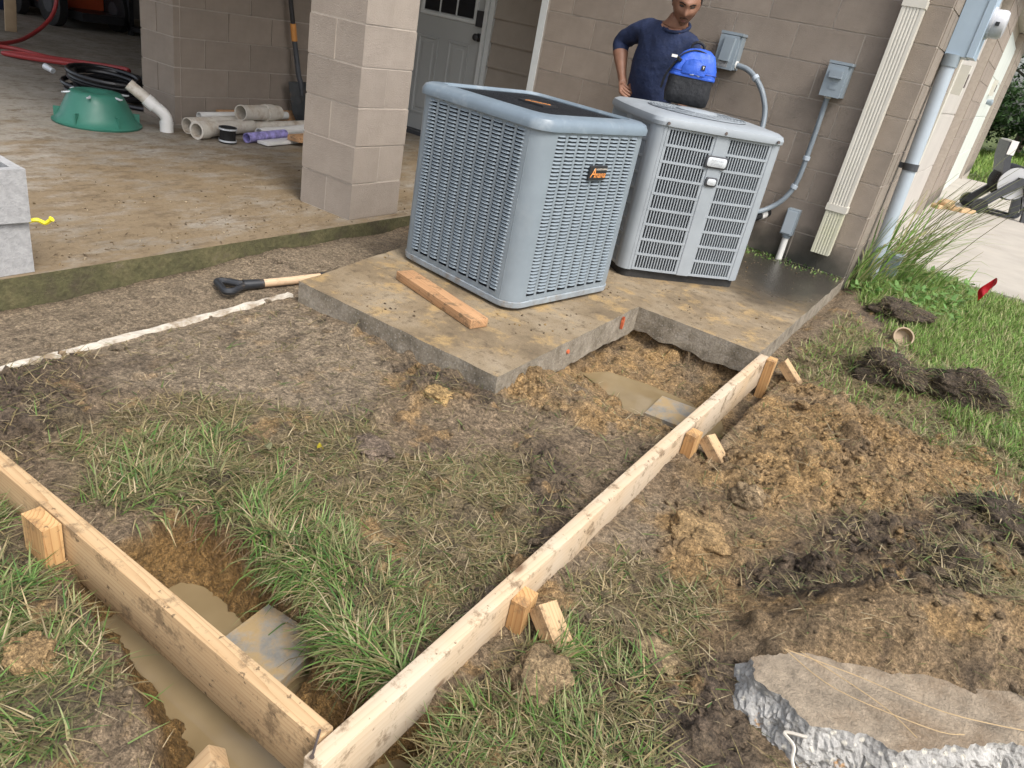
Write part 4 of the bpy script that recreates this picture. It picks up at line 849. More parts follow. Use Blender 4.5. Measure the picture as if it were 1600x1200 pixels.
bm = BM(); tube(bm, smoothline([(-7.75, -1.9, FZ + .02), (-8.0, -1.3, FZ + .03), (-8.3, -.9, .05), (-8.45, -.6, .25), (-8.5, -.5, .55), (-8.5, -.4, 1.2), (-8.55, -.2, 2.0)], 8), .02, 8); o = done(bm, 'hanging_hose', RED, smooth=True); tag(o, 'red hose rising into the dark garage', 'hose')
def hollow(name, label, p0, p1, ro, m, wall=.006, cat='pipe', sock=None):
    p0, p1 = Vector(p0), Vector(p1); t = thing(name, label, cat, p0); bm = BM(); pipe(bm, (0, 0, 0), p1 - p0, ro, ro - wall); done(bm, 'pipe', m, t, smooth=True, ang=40)
    if sock:
        d = (p1 - p0).normalized(); bm = BM(); pipe(bm, d * sock[0], d * sock[1], ro + .009, ro - wall * .9); done(bm, 'socket', m, t, smooth=True, ang=40)
hollow('pvc_pipe', 'wide muddy pvc pipe with a socket end, nearest of the pile', (-4.20, -1.86, FZ + .062), (-4.33, -1.30, FZ + .062), .053, OLDPVC, sock=(-.01, .09))
hollow('pvc_pipe', 'muddy wide pvc pipe lying behind the socketed one', (-4.36, -1.83, FZ + .058), (-4.44, -1.25, FZ + .058), .057, OLDPVC)
hollow('pvc_pipe', 'cream wide pvc pipe on top of the pile', (-4.30, -1.42, FZ + .165), (-4.40, -.98, FZ + .145), .057, OLDPVC, sock=(.28, .37))
hollow('pvc_pipe', 'thin white pvc pipe at the back of the pile', (-4.52, -1.62, FZ + .09), (-4.56, -.75, FZ + .09), .031, WHITEPVC)
hollow('pvc_pipe', 'muddy narrow pvc pipe at the pile centre', (-4.32, -1.40, FZ + .05), (-4.38, -.55, FZ + .05), .043, OLDPVC)
hollow('pvc_pipe', 'long white pvc pipe to the right of the rubber coupling', (-4.16, -1.36, FZ + .045), (-4.35, -.35, FZ + .045), .038, WHITEPVC)
PURPLE = mat('purple print wrap', (.30, .27, .55), .5, .5, 26.)
hollow('pvc_pipe', 'pipe wrapped in purple print beside the rubber coupling', (-4.06, -1.55, FZ + .037), (-4.15, -1.12, FZ + .037), .036, PURPLE)
board('trim_board', 'thin white board end beside the purple pipe', (-3.97, -1.48, FZ + .03), (-4.12, -.55, FZ + .03), .10, .022, WHITEPVC, cat='board')
board('wood_scrap', 'brown wood block beside the white board on the carport floor', (-3.93, -1.22, FZ + .075), (-4.0, -.85, FZ + .07), .12, .04, OLDLUMBER, cat='wood scrap')
board('wood_scrap', 'brown plank lying against the carport wall behind pipes', (-4.60, -1.4, FZ + .12), (-4.60, -.55, FZ + .12), .04, .12, OLDLUMBER, cat='wood scrap')
t = thing('rubber_coupling', 'short black rubber coupling with steel bands beside the pipes', 'coupling', (-4.085, -1.695, FZ)); bm = BM(); lathe(bm, [(.058, 0), (.062, .012), (.055, .02), (.055, .085), (.062, .095), (.062, .11), (.052, .112), (.05, .004)], 24, close=True); done(bm, 'rubber', BRUSH, t, smooth=True, ang=40)
for z in (.012, .094):
    bm = BM(); lathe(bm, [(.0635, z), (.0635, z + .012), (.061, z + .012), (.061, z)], 24, close=True); done(bm, 'band', SILVER, t, smooth=True, ang=40)
t = thing('pipe_elbow', 'white pvc elbow with a muddy stub standing on the floor', 'pipe elbow', (-4.44, -1.94, FZ)); t.scale = (.72,) * 3; P = [(0, 0, .09), (0, 0, .12), (-.012, -.014, .16), (-.04, -.047, .20), (-.08, -.094, .24)]
bm = BM(); tube(bm, smoothline(P, 5), .056, 18, caps=True); done(bm, 'bend', WHITEPVC, t, smooth=True, ang=60)
bm = BM(); pipe(bm, (0, 0, 0), (0, 0, .095), .064, .052); done(bm, 'socket', WHITEPVC, t, smooth=True, ang=40)
bm = BM(); pipe(bm, (-.065, -.077, .222), (-.115, -.135, .285), .063, .05); done(bm, 'socket', WHITEPVC, t, smooth=True, ang=40)
bm = BM(); pipe(bm, (-.10, -.118, .27), (-.21, -.25, .40), .055, .047); done(bm, 'stub', OLDPVC, t, smooth=True, ang=40)
# garage clutter in the dark
board('leaning_plank', 'tan plank leaning in the garage at far left', (-9.15, -.72, -.05), (-8.5, -.92, 1.5), .11, .04, mat('dull plank', (.42, .31, .2), .7, .1, 8.), cat='plank')
t = thing('orange_machine', 'orange engine machine with black wheels in the dark garage', 'machine', (-10.6, .65, FZ)); OR = mat('orange paint', (.40, .07, .025), .45, .1, 5.)
bm = BM(); box(bm, -.55, .35, -.3, .35, .22, .95); done(bm, 'hood', OR, t, bev=.06, seg=3, smooth=True)
bm = BM(); box(bm, -.6, .9, -.25, .3, .12, .22); done(bm, 'chassis', BLACKPLASTIC, t, bev=.02)
for x, y, rr in ((-.4, -.38, .2), (.55, -.42, .26), (-.4, .40, .2), (.55, .42, .26)):
    bm = BM(); tube(bm, [(x, y - .06, rr), (x, y - .05, rr), (x, y + .05, rr), (x, y + .06, rr)], [rr * .8, rr, rr, rr * .8], 22); w = done(bm, 'wheel', BRUSH, t, smooth=True, ang=40); bm = BM(); tube(bm, [(x, y - .065, rr), (x, y + .065, rr)], rr * .4, 14); done(bm, 'rim', DARKGREY, w)
t = thing('metal_shelf', 'black steel shelf rack standing in the dark garage', 'shelf', (-9.3, 1.35, FZ))
for x in (-.5, .5):
    for y in (-.25, .25): bm = BM(); box(bm, x - .03, x + .03, y - .03, y + .03, 0, 1.9); done(bm, 'post', BLACKPLASTIC, t)
for z in (.06, .55, 1.05, 1.55): bm = BM(); box(bm, -.55, .55, -.28, .28, z, z + .05); done(bm, 'shelf', BLACKPLASTIC, t)
t = thing('storage_bin', 'dark blue bin at the back of the garage', 'bin', (-11.6, .2, FZ)); bm = BM(); loft(bm, [[(x * s, y * s, z) for x, y in rrect(.4, .3, .05)] for s, z in ((.85, 0), (1, .6))]); done(bm, 'tub', mat('dark blue', (.02, .03, .07), .5), t); bm = BM(); loft(bm, [[(x, y, z) for x, y in rrect(.42, .32, .05)] for z in (.6, .65)]); done(bm, 'lid', DARKGREY, t)
bm = BM(); box(bm, -12.9, -4.7, 3.0, 3.2, -.3, 2.46); box(bm, -13, -12.8, -1.5, 3.2, -.3, 2.46); box(bm, -5.05, -4.75, .61, 3.0, -.3, 2.46); done(bm, 'garage_wall', mat('shade toned garage wall', (.10, .09, .08), .9, .2, 3.), house)  # walls added in a dark tone so the interior looks unlit

# ------------------------------------------------------------------ broken slab at lower right
def lump(name, label, P, z0, z1, m, amp=(.02, .006), sub=4, cat='chunk', tilt=(0, 0), seed=0, kindm=None):
    c = Vector((sum(p[0] for p in P) / len(P), sum(p[1] for p in P) / len(P), 0)); bm = BM(); prism(bm, [(x - c.x, y - c.y) for x, y in P], z0, z1)
    bmesh.ops.triangulate(bm, faces=bm.faces)
    for _ in range(sub): bmesh.ops.subdivide_edges(bm, edges=[e for e in bm.edges if e.calc_length() > .018], cuts=1)
    bmesh.ops.triangulate(bm, faces=bm.faces); bm.normal_update()
    off = {}
    for v_ in bm.verts:
        n = v_.normal; side = 1 - abs(n.z); q = v_.co + Vector((seed, 0, 0))
        off[v_] = n * ((amp[0] * side + amp[1]) * (mnoise.noise(q * 12) + 1.1 * (mnoise.cell(q * 26 + Vector((mnoise.noise(q * 30), 0, 0))) - .4) * side + .8 * mnoise.noise(q * 45) + .6 * mnoise.noise(q * 95)))
    for v_, o_ in off.items(): v_.co += o_
    for f in bm.faces: f.material_index = 0 if f.normal.z > .75 else 1
    o = done(bm, name, m, None, smooth=True, ang=24); o.location = c; o.rotation_euler = (R(tilt[0]), R(tilt[1]), 0); return tag(o, label, cat)
brk, nt, b = new_mat('broken grey concrete')
v = tex(nt, 'ShaderNodeTexVoronoi', 38., coord='Object'); v2 = tex(nt, 'ShaderNodeTexVoronoi', 90., coord='Object'); t1 = tex(nt, scale=9., detail=8., rough=.7); t2 = tex(nt, scale=150., detail=4.)
c = ramp(nt, t1.outputs['Fac'], [(.3, (.22, .21, .195)), (.5, (.35, .34, .32)), (.7, (.50, .485, .455))])
c = mix(nt, ramp(nt, v.outputs['Distance'], [(.16, .8), (.26, 0.)]), c, (.62, .58, .49)); c = mix(nt, ramp(nt, v2.outputs['Distance'], [(.14, .7), (.24, 0.)]), c, (.22, .2, .18))
t5 = tex(nt, scale=17., detail=4.); c = mix(nt, ramp(nt, t5.outputs['Fac'], [(.68, 0.), (.72, .8)]), c, (.42, .22, .07))
c = mix(nt, .55, c, ramp(nt, t2.outputs['Fac'], [(.3, .5), (.7, 1.35)]), 'MULTIPLY'); nt.links.new(c, b.inputs['Base Color']); b.inputs['Roughness'].default_value = .8; bump(nt, b, t2.outputs['Fac'], .6, .006)
slabtop = mat('muddy slab top', (.285, .23, .165), .85, .35, 30., .9, 150., dirt=(6., .46, .2, .9), dirtcol=(.18, .125, .075), bdist=.008)
def slab_chunk(label, P, z0, z1, tilt):
    P = [Vector((x, y, 0)) for x, y in P]; c = sum(P, Vector()) / len(P); ring0 = []
    for i in range(len(P)):
        a, b_ = P[i] - c, P[(i + 1) % len(P)] - c; k = max(2, int((b_ - a).length / .006))
        for t in range(k): ring0.append(a.lerp(b_, t / k))
    n = len(ring0); bm = BM(); rows = []; NR = 22
    for j in range(NR + 1):
        t = j / NR; row = []
        for i, p in enumerate(ring0):
            d = (ring0[(i + 3) % n] - ring0[i - 3]); nrm = Vector((d.y, -d.x, 0)).normalized(); z = z1 + (z0 - z1) * t; q = Vector((p.x, p.y, z)) * 1.
            big = mnoise.noise(q * 9) * .016 + mnoise.noise(q * 24) * .010 + mnoise.noise(q * 52) * .008 + abs(mnoise.noise(q * 75)) * .010 + mnoise.noise(q * 140) * .005
            cut = .006 * mnoise.noise(Vector((p.x * 26, p.y * 26, 3))) + .007 * mnoise.noise(Vector((p.x * 75, p.y * 75, 3))) + .004 * mnoise.noise(Vector((p.x * 160, p.y * 160, 3)))
            out = cut * max(0, 1 - t * 5) + (big + .026 * math.sin(t * 2.4)) * min(1, t * 5); row.append(bm.verts.new(Vector((p.x, p.y, z)) + nrm * out + Vector((0, 0, .003 * mnoise.noise(q * 60) if j else 0))))
        rows.append(row)
    for a, b_ in zip(rows, rows[1:]):
        for k in range(n): f = bm.faces.new((a[k], a[(k + 1) % n], b_[(k + 1) % n], b_[k])); f.material_index = 1; f.smooth = False
    f = bm.faces.new(rows[0]); f.material_index = 0; f = bm.faces.new(rows[-1][::-1]); f.material_index = 1
    o = done(bm, 'broken_slab', [slabtop, brk]); o.location = c; o.rotation_euler = (R(tilt[0]), R(tilt[1]), 0); return tag(o, label, 'concrete slab')
slab_chunk('broken slab of grey concrete lying at lower right corner', [(.55, -3.86), (.575, -3.91), (.63, -3.92), (.70, -3.955), (.80, -3.90), (.86, -3.90), (.94, -3.82), (1.05, -3.72), (1.25, -3.62), (1.3, -3.3), (1.05, -3.45), (.85, -3.60), (.66, -3.74)], -.15, .02, (3.5, -2))
lump('broken_slab', 'smaller lump of concrete half buried below the broken slab', [(.70, -4.06), (.78, -4.1), (.9, -4.06), (.92, -3.98), (.8, -3.97), (.72, -3.99)], -.2, -.09, [brk, brk], (.02, .01), cat='concrete chunk', seed=4)
bm = BM(); tube(bm, smoothline([(.735, -4.03, -.085), (.70, -4.0, -.065), (.69, -3.985, -.04), (.665, -3.97, -.035), (.705, -3.965, -.02)], 6), .0035, 6); o = done(bm, 'root', mat('pale root', (.6, .55, .47), .7, .1, 30.), smooth=True); tag(o, 'pale root curling in front of the broken slab', 'root')
bm = BM()
for P in ([(.60, -3.84, .05), (.72, -3.87, .047), (.9, -3.83, .045), (.96, -3.79, .042)], [(.60, -3.84, .05), (.75, -3.80, .05), (.92, -3.76, .046), (1.1, -3.66, .04)], [(.63, -3.82, .05), (.8, -3.84, .046), (.88, -3.87, .04)]): tube(bm, smoothline(P, 6), .0011, 5)
o = done(bm, 'straw_stems', mat('dry stem', (.42, .30, .16), .7, .1, 30.)); tag(o, 'dry stems lying across the broken slab', 'straw')

# ------------------------------------------------------------------ backpack on the light grey unit
BLUE = mat('royal blue nylon', (.025, .10, .52), .55, .12, 14., .25, 30., bdist=.02); BLACKN = mat('black nylon', (.014, .015, .018), .65, .25, 18., .3, 26., bdist=.02)
bp = thing('backpack', 'blue and black backpack standing on the light grey unit', 'backpack', (-1.06, -.93, .868), R(24)); bp.scale = (.76, .76, .82)
def ring(hx, hy, z, r, ox=0., oy=0.):
    out = []
    for x, y in rrect(hx, hy, min(r, hx * .95, hy * .95), 8):
        q = Vector((x * 13, y * 13, z * 11)); k = 1 + .07 * mnoise.noise(q) + .045 * mnoise.noise(q * 2.3 + Vector((3, 1, 7))); out.append((x * k + ox + .05 * z * z, y * k + oy, z + .010 * mnoise.noise(q * .8 + Vector((9, 2, 4))) * (z > .02)))
    return out
bm = BM(); loft(bm, [ring(.135, .085, 0, .04), ring(.158, .105, .012, .05), ring(.166, .112, .07, .055), ring(.162, .108, .13, .055), ring(.163, .107, .175, .055)]); done(bm, 'lower_bag', BLACKN, bp, smooth=True, ang=60)
bm = BM(); loft(bm, [ring(.162, .106, .172, .055), ring(.165, .11, .195, .055), ring(.158, .107, .24, .055, .002), ring(.142, .098, .29, .06, .005), ring(.115, .08, .33, .06, .01), ring(.075, .055, .354, .05, .012), ring(.03, .03, .362, .025, .012)]); done(bm, 'upper_bag', BLUE, bp, smooth=True, ang=60)
bm = BM(); loft(bm, [ring(.1665, .1115, .176, .056), ring(.1675, .1125, .181, .056), ring(.1675, .1125, .186, .056), ring(.1665, .1115, .191, .056)]); done(bm, 'piping', BLUE, bp, smooth=True)
bm = BM(); P = [ring(.166, .1115, .205, .056)]; tube(bm, [Vector(p) for p in ring(.1665, .1115, .212, .056)] + [Vector(ring(.1665, .1115, .212, .056)[0])], .0035, 6); done(bm, 'zipper', mat('blue zipper', (.015, .05, .3), .5), bp, smooth=True)
bm = BM(); tube(bm, smoothline([(-.05, .0, .345), (-.045, -.005, .38), (-.01, -.01, .398), (.03, -.005, .385), (.04, 0, .35)], 6), .010, 8); done(bm, 'carry_handle', BLACKN, bp, smooth=True)
bm = BM(); tube(bm, smoothline([(.03, .085, .33), (.0, .13, .35), (-.06, .14, .30), (-.12, .125, .18), (-.13, .115, .05)], 6), .014, 8); tube(bm, smoothline([(.05, .08, .33), (.09, .12, .33), (.13, .13, .2), (.14, .115, .05)], 6), .014, 8); done(bm, 'shoulder_strap', BLACKN, bp, smooth=True)
bm = BM(); tube(bm, smoothline([(-.125, -.10, .275), (-.155, -.085, .235), (-.19, -.06, .16), (-.20, -.04, .08)], 6), .009, 8); tube(bm, [(-.118, -.108, .285), (-.125, -.105, .27)], .02, 10); done(bm, 'side_strap', BLACKN, bp, smooth=True)
bm = BM(); box(bm, .050, .076, -.130, -.118, .238, .268); lg = done(bm, 'logo_patch', BLACKPLASTIC, bp, bev=.002)
bm = BM(); box(bm, .057, .069, -.1315, -.1298, .256, .261); box(bm, .0605, .0655, -.1316, -.1297, .246, .2562); done(bm, 'logo_mark', WHITEPVC, lg)
bm = BM(); loft(bm, [[(x * sc, y_, z_) for x, z_ in ((-.085, .20), (.085, .20), (.09, .235), (.07, .275), (.03, .295), (-.03, .295), (-.07, .275), (-.09, .235))] for sc, y_ in ((1.05, -.096), (1.0, -.117), (.9, -.124))]); done(bm, 'front_pocket', BLUE, bp, bev=.006, seg=2, smooth=True, ang=60)
bm = BM(); tube(bm, smoothline([(-.15, -.06, .20), (-.14, -.075, .26), (-.10, -.085, .315), (-.02, -.07, .348), (.07, -.07, .335), (.125, -.078, .28), (.15, -.07, .20)], 6), .005, 6); done(bm, 'zipper', BLACKN, bp, smooth=True)
bm = BM(); tube(bm, smoothline([(-.02, -.118, .197), (0, -.121, .2), (.02, -.118, .203), (.05, -.117, .195)], 5), .004, 6); done(bm, 'zip_pull', SILVER, bp, smooth=True)

# ------------------------------------------------------------------ the man behind the units
SKIN = mat('skin', (.27, .135, .085), .55, .1, 30., .08, 200.); NAVY = mat('navy cotton', (.012, .022, .065), .85, .2, 16., .35, 18., bdist=.03); JEANS = mat('dark jeans', (.02, .03, .07), .85, .2, 20.); SHOE = mat('work boot', (.05, .035, .025), .7)
HAIR = mat('black hair', (.008, .007, .006), .6, .3, 60.)
pe = thing('person', 'man in navy shirt with hand on hip, looking down beside the house wall', 'person', (-1.56, -.30, 0))
J = dict(pel=((0, 0, .82), .165, .125), sp=((.02, -.01, .98), .175, .135), ch=((.05, -.03, 1.12), .185, .14), nb=((.085, -.05, 1.25), .10, .09), nk=((.105, -.07, 1.30), .066, .066), hd=((.118, -.09, 1.345), .06, .065),
 sr=((-.11, -.01, 1.23), .085, .085), er=((-.305, .03, 1.12), .066, .066), sle=((-.29, .012, 1.075), .064, .062), fr=((-.245, -.025, .99), .047, .044), wr=((-.185, -.07, .905), .033, .030), pr=((-.158, -.095, .868), .036, .026),
 sl=((.235, -.05, 1.19), .085, .085), el=((.31, .0, .985), .06, .06), fl=((.305, -.05, .90), .04, .038), wl=((.29, -.13, .80), .028, .026), pl=((.28, -.17, .765), .03, .022),
 hr=((-.085, 0, .76), .09, .09), kr=((-.10, -.03, .43), .062, .065), ar=((-.10, .02, .10), .045, .05), tr=((-.11, -.13, .045), .04, .035),
 hl=((.085, 0, .76), .09, .09), kl=((.10, -.04, .43), .062, .065), al=((.11, .02, .10), .045, .05), tl=((.13, -.13, .045), .04, .035))
E_ = ['pel sp', 'sp ch', 'ch nb', 'nb nk', 'nk hd', 'ch sr', 'sr er', 'er sle', 'sle fr', 'fr wr', 'wr pr', 'ch sl', 'sl el', 'el fl', 'fl wl', 'wl pl', 'pel hr', 'hr kr', 'kr ar', 'ar tr', 'pel hl', 'hl kl', 'kl al', 'al tl']
def finger(base, tag_, d, L, r0, bend):
    p = Vector(J[base][0]); d = Vector(d).normalized(); b_ = Vector(bend); prev = base
    for k in range(3):
        p = p + d * L * (.42, .33, .25)[k]; d = (d + b_ * .45).normalized(); nm = f'{tag_}{k}'; J[nm] = (tuple(p), r0 * (1 - .12 * k), r0 * (1 - .12 * k)); E_.append(f'{prev} {nm}'); prev = nm
for k, (dx, dz, L) in enumerate(((-.045, .02, .075), (-.02, .0, .085), (.0, -.02, .085), (.02, -.04, .075))): 
    J[f'kr{k}'] = ((-.150 + dx * .3, -.105 - .012 * k, .855 + dz * .9), .013, .013); E_.append(f'pr kr{k}'); finger(f'kr{k}', f'fr{k}_', (.75, -.15, -.35), L, .0115, (.25, .75, .1))
finger('wr', 'tr_', (-.15, .35, -.75), .085, .0125, (.4, .2, -.1))
for k, dx in enumerate((-.03, -.01, .01, .03)):
    J[f'kl{k}'] = ((.28 + dx, -.19, .748), .0095, .0095); E_.append(f'pl kl{k}'); finger(f'kl{k}', f'fl{k}_', (dx * 4, -.7, -.5), (.07, .08, .078, .06)[k], .0085, (0, .1, -.4))
finger('wl', 'tl_', (-.6, -.5, -.3), .08, .0105, (.2, -.3, -.2))
names = list(J); me = bpy.data.meshes.new('body'); me.from_pydata([J[n][0] for n in names], [tuple(names.index(a) for a in e.split()) for e in E_], []); o = bpy.data.objects.new('body', me); COL.objects.link(o)
sk = o.modifiers.new('s', 'SKIN'); sk.branch_smoothing = .3; sk.use_smooth_shade = True; me = o.data
for i, n in enumerate(names): me.skin_vertices[0].data[i].radius = J[n][1:]; me.skin_vertices[0].data[i].use_root = (n == 'pel')
o.modifiers.new('u', 'SUBSURF').levels = 2; o.modifiers['u'].render_levels = 2
dg = bpy.context.evaluated_depsgraph_get(); bme = bpy.data.meshes.new_from_object(o.evaluated_get(dg)); bpy.data.objects.remove(o)
def seg_d(p, a, b_):
    a, b_ = Vector(a), Vector(b_); e = b_ - a; t_ = max(0, min(1, (p - a).dot(e) / e.length_squared)); return (p - a - e * t_).length
SEGM = [(J[a][0], J[b_][0], max(.02, (J[a][1] + J[b_][1]) / 2), ('sk' if (a in ('nb', 'nk', 'sle', 'fr', 'wr', 'pr', 'fl', 'wl', 'pl') or a[:2] in ('kr', 'kl', 'tr', 'tl') and (a[2:] and a[2] in '0123_') or a.startswith('fr') or a.startswith('fl')) else 'jn' if a in ('hr', 'kr', 'hl', 'kl') and b_[:2] in ('kr', 'kl', 'ar', 'al') else 'sh' if a in ('ar', 'al') else 'na')) for a, b_ in (e.split() for e in E_)]
bm = bmesh.new(); bm.from_mesh(bme)
mi_ = {'na': 0, 'sk': 1, 'jn': 2, 'sh': 3}
for v_ in bm.verts:      # cloth folds
    q = v_.co
    if q.z > .74 and q.z < 1.24: v_.co += v_.normal * (.010 * mnoise.noise(Vector((q.x * 9, q.y * 9, q.z * 16 + q.x * 12))) + .005 * mnoise.noise(q * 34)) * (1 if seg_d(q, J['wr'][0], J['fr'][0]) > .1 and seg_d(q, J['pr'][0], J['wr'][0]) > .12 else 0)
for f in bm.faces:
    c_ = f.calc_center_median(); best = min(SEGM, key=lambda s: seg_d(c_, s[0], s[1]) / s[2]); k_ = best[3]
    if k_ == 'na' and c_.z < .78: k_ = 'jn'
    if k_ == 'sk' and best[0] in (J['nb'][0], J['nk'][0]) and (c_ - Vector(J['nk'][0])).dot(Vector((.1, -.25, 1)).normalized()) < -.05: k_ = 'na'
    if k_ == 'sk' and best[0] == J['sle'][0] and (c_ - Vector(J['sle'][0])).dot((Vector(J['fr'][0]) - Vector(J['sle'][0])).normalized()) < .012: k_ = 'na'
    if seg_d(c_, J['nb'][0], J['hd'][0]) < .10 and (c_ - Vector(J['nk'][0])).dot(Vector((.15, -.55, 1)).normalized()) > -.028: k_ = 'sk'
    f.material_index = mi_[k_]; f.smooth = True
# head, sculpted from a sphere and merged into the same mesh
hc = Vector((.145, -.105, 1.40)); fd = Vector((.42, -.80, -.42)).normalized(); rx = Vector((0, 0, 1)).cross(fd).normalized() * -1; hu = rx.cross(fd).normalized()
if hu.z < 0: hu = -hu
NU, NV = 48, 36; rows_ = []
def G(a, b_, a0, b0, sa, sb): return math.exp(-((a - a0) / sa) ** 2 - ((b_ - b0) / sb) ** 2)
def headpt(th, ph):
    x, y, z = math.sin(ph) * math.sin(th), math.sin(ph) * math.cos(th), math.cos(ph)   # x right, y forward, z up
    X, Y, Z = .074 * x, .092 * y, .112 * z; HSC = 1.13
    low = max(0, -z); X *= 1 - .28 * low ** 1.3; Y *= 1 - .10 * low
    if y > 0:
        u, w = X, Z; d = 0
        d += .024 * G(u, w, 0, -.022, .013, .016) + .012 * G(u, w, 0, .004, .009, .025)      # nose
        d += .010 * G(u, w, 0, .034, .045, .012)                                            # brow
        d -= .013 * (G(u, w, -.030, .014, .015, .011) + G(u, w, .030, .014, .015, .011))    # sockets
        d += .006 * (G(u, w, -.038, -.02, .02, .018) + G(u, w, .038, -.02, .02, .018))      # cheeks
        d += .010 * G(u, w, 0, -.052, .022, .006) + .010 * G(u, w, 0, -.065, .018, .006) - .006 * G(u, w, 0, -.0585, .024, .0035)
        d += .014 * G(u, w, 0, -.092, .022, .016)                                           # chin
        Y += d * min(1, y * 2)
    return hc + (rx * X + fd * Y + hu * Z) * HSC
ring_ = [[bm.verts.new(headpt(2 * math.pi * i / NU, math.pi * (j + .5) / NV)) for i in range(NU)] for j in range(NV)]
for a, b_ in zip(ring_, ring_[1:]):
    for k in range(NU): f = bm.faces.new((a[k], a[(k + 1) % NU], b_[(k + 1) % NU], b_[k])); f.material_index = 1; f.smooth = True
for rg_ in (ring_[0], ring_[-1][::-1]): f = bm.faces.new(rg_); f.material_index = 1; f.smooth = True
for s in (-1, 1):        # ears
    e0 = hc + rx * (.073 * s) - fd * .006 - hu * .004
    rg2 = [[bm.verts.new(e0 + rx * s * d_ + (fd * (-.006 * d_ * 60) + fd * (.018 * k2 * math.cos(a))) + hu * (.030 * k2 * math.sin(a))) for a in [2 * math.pi * k / 12 for k in range(12)]] for d_, k2 in ((-.006, .8), (.008, 1.), (.014, .85), (.010, .55))]
    for a, b_ in zip(rg2, rg2[1:]):
        for k in range(12): f = bm.faces.new((a[k], a[(k + 1) % 12], b_[(k + 1) % 12], b_[k])); f.material_index = 1; f.smooth = True
    f = bm.faces.new(rg2[-1]); f.material_index = 1
bme.materials.clear()
for m_ in (NAVY, SKIN, JEANS, SHOE): bme.materials.append(m_)
bmesh.ops.recalc_face_normals(bm, faces=bm.faces); bm.to_mesh(bme); bm.free()
body = link(bpy.data.objects.new('body', bme), pe)
def on_head(X, Z, out=.0): 
    th = math.asin(max(-1, min(1, X / .074))); ph = math.acos(max(-1, min(1, Z / .112)))
    th = math.asin(max(-.99, min(.99, (X / .074) / max(.2, math.sin(ph))))); return headpt(th, ph) + fd * out
def patch(name, pts, m, off, thick=.003):
    bm = BM(); P0 = [on_head(x, z, off) for x, z in pts]; P1 = [p - fd * thick * 3 for p in P0]; a = [bm.verts.new(p) for p in P0]; b_ = [bm.verts.new(p) for p in P1]; n = len(a)
    c_ = bm.verts.new(sum(P0, Vector()) / n + fd * thick)
    for i in range(n): bm.faces.new((a[i], a[(i + 1) % n], c_)); bm.faces.new((a[i], b_[i], b_[(i + 1) % n], a[(i + 1) % n]))
    done(bm, name, m, pe, smooth=True, ang=60)
for s in (-1, 1):
    patch('eyebrow', [(s * .012, .030), (s * .028, .036), (s * .046, .031), (s * .046, .026), (s * .028, .030), (s * .012, .025)], HAIR, .003)
    patch('eye', [(s * (.030 + .013 * math.cos(a)), .013 + .0055 * math.sin(a)) for a in [k * math.pi / 5 for k in range(10)]], mat('eye', (.05, .04, .035), .2), .001, .001)
patch('moustache', [(-.026, -.052), (-.02, -.044), (0, -.041), (.02, -.044), (.026, -.052), (.015, -.0505), (0, -.048), (-.015, -.0505)], HAIR, .003)
patch('lips', [(-.021, -.058), (-.01, -.055), (0, -.0565), (.01, -.055), (.021, -.058), (.01, -.066), (0, -.068), (-.01, -.066)], mat('lips', (.20, .075, .06), .5), .001, .001)
patch('goatee', [(-.018, -.078), (-.008, -.073), (.008, -.073), (.018, -.078), (.014, -.094), (0, -.1), (-.014, -.094)], mat('beard stubble', (.06, .035, .025), .7, .4, 120.), .002)
bm = BM(); ax_ = (Vector(J['hd'][0]) - Vector(J['nb'][0])).normalized(); cn_ = Vector(J['nk'][0]) + Vector((-.004, .004, -.034)); e1 = Vector((1, 0, 0)); e2 = Vector((.08, .90, .46)).normalized(); e1 = (e1 - e2 * e1.dot(e2)).normalized()
tube(bm, [cn_ + e1 * .084 * math.cos(a) + e2 * .080 * math.sin(a) for a in [2 * math.pi * k / 32 for k in range(33)]], .010, 8, caps=False); done(bm, 'shirt_collar', NAVY, pe, smooth=True)
bm = BM(); rr_ = []
for j in range(14):
    ph = math.pi * .5 * (j + .3) / 13; row = []
    for i in range(NU):
        th = 2 * math.pi * i / NU; k3 = .5 - .5 * math.cos(th); mx_ = R(42) + R(78) * sstep(.12, .75, k3); p = headpt(th, max(.03, mx_ * (j + .3) / 13)); n = (p - hc).normalized(); row.append(bm.verts.new(p + n * (.011 + .003 * mnoise.noise(p * 60)) * (1 if j < 12 else -.2)))
    rr_.append(row)
for a, b_ in zip(rr_, rr_[1:]):
    for k in range(NU): bm.faces.new((a[k], a[(k + 1) % NU], b_[(k + 1) % NU], b_[k]))
bm.faces.new(rr_[0]); done(bm, 'hair', HAIR, pe, smooth=True, ang=80)
bm = BM(); q = Vector((.185, -.178, 1.10)); box(bm, -.018, .018, -.003, .003, -.008, .008, Matrix.Translation(q) @ Euler((R(-12), 0, R(20))).to_matrix().to_4x4()); done(bm, 'chest_print', WHITEPVC, pe)

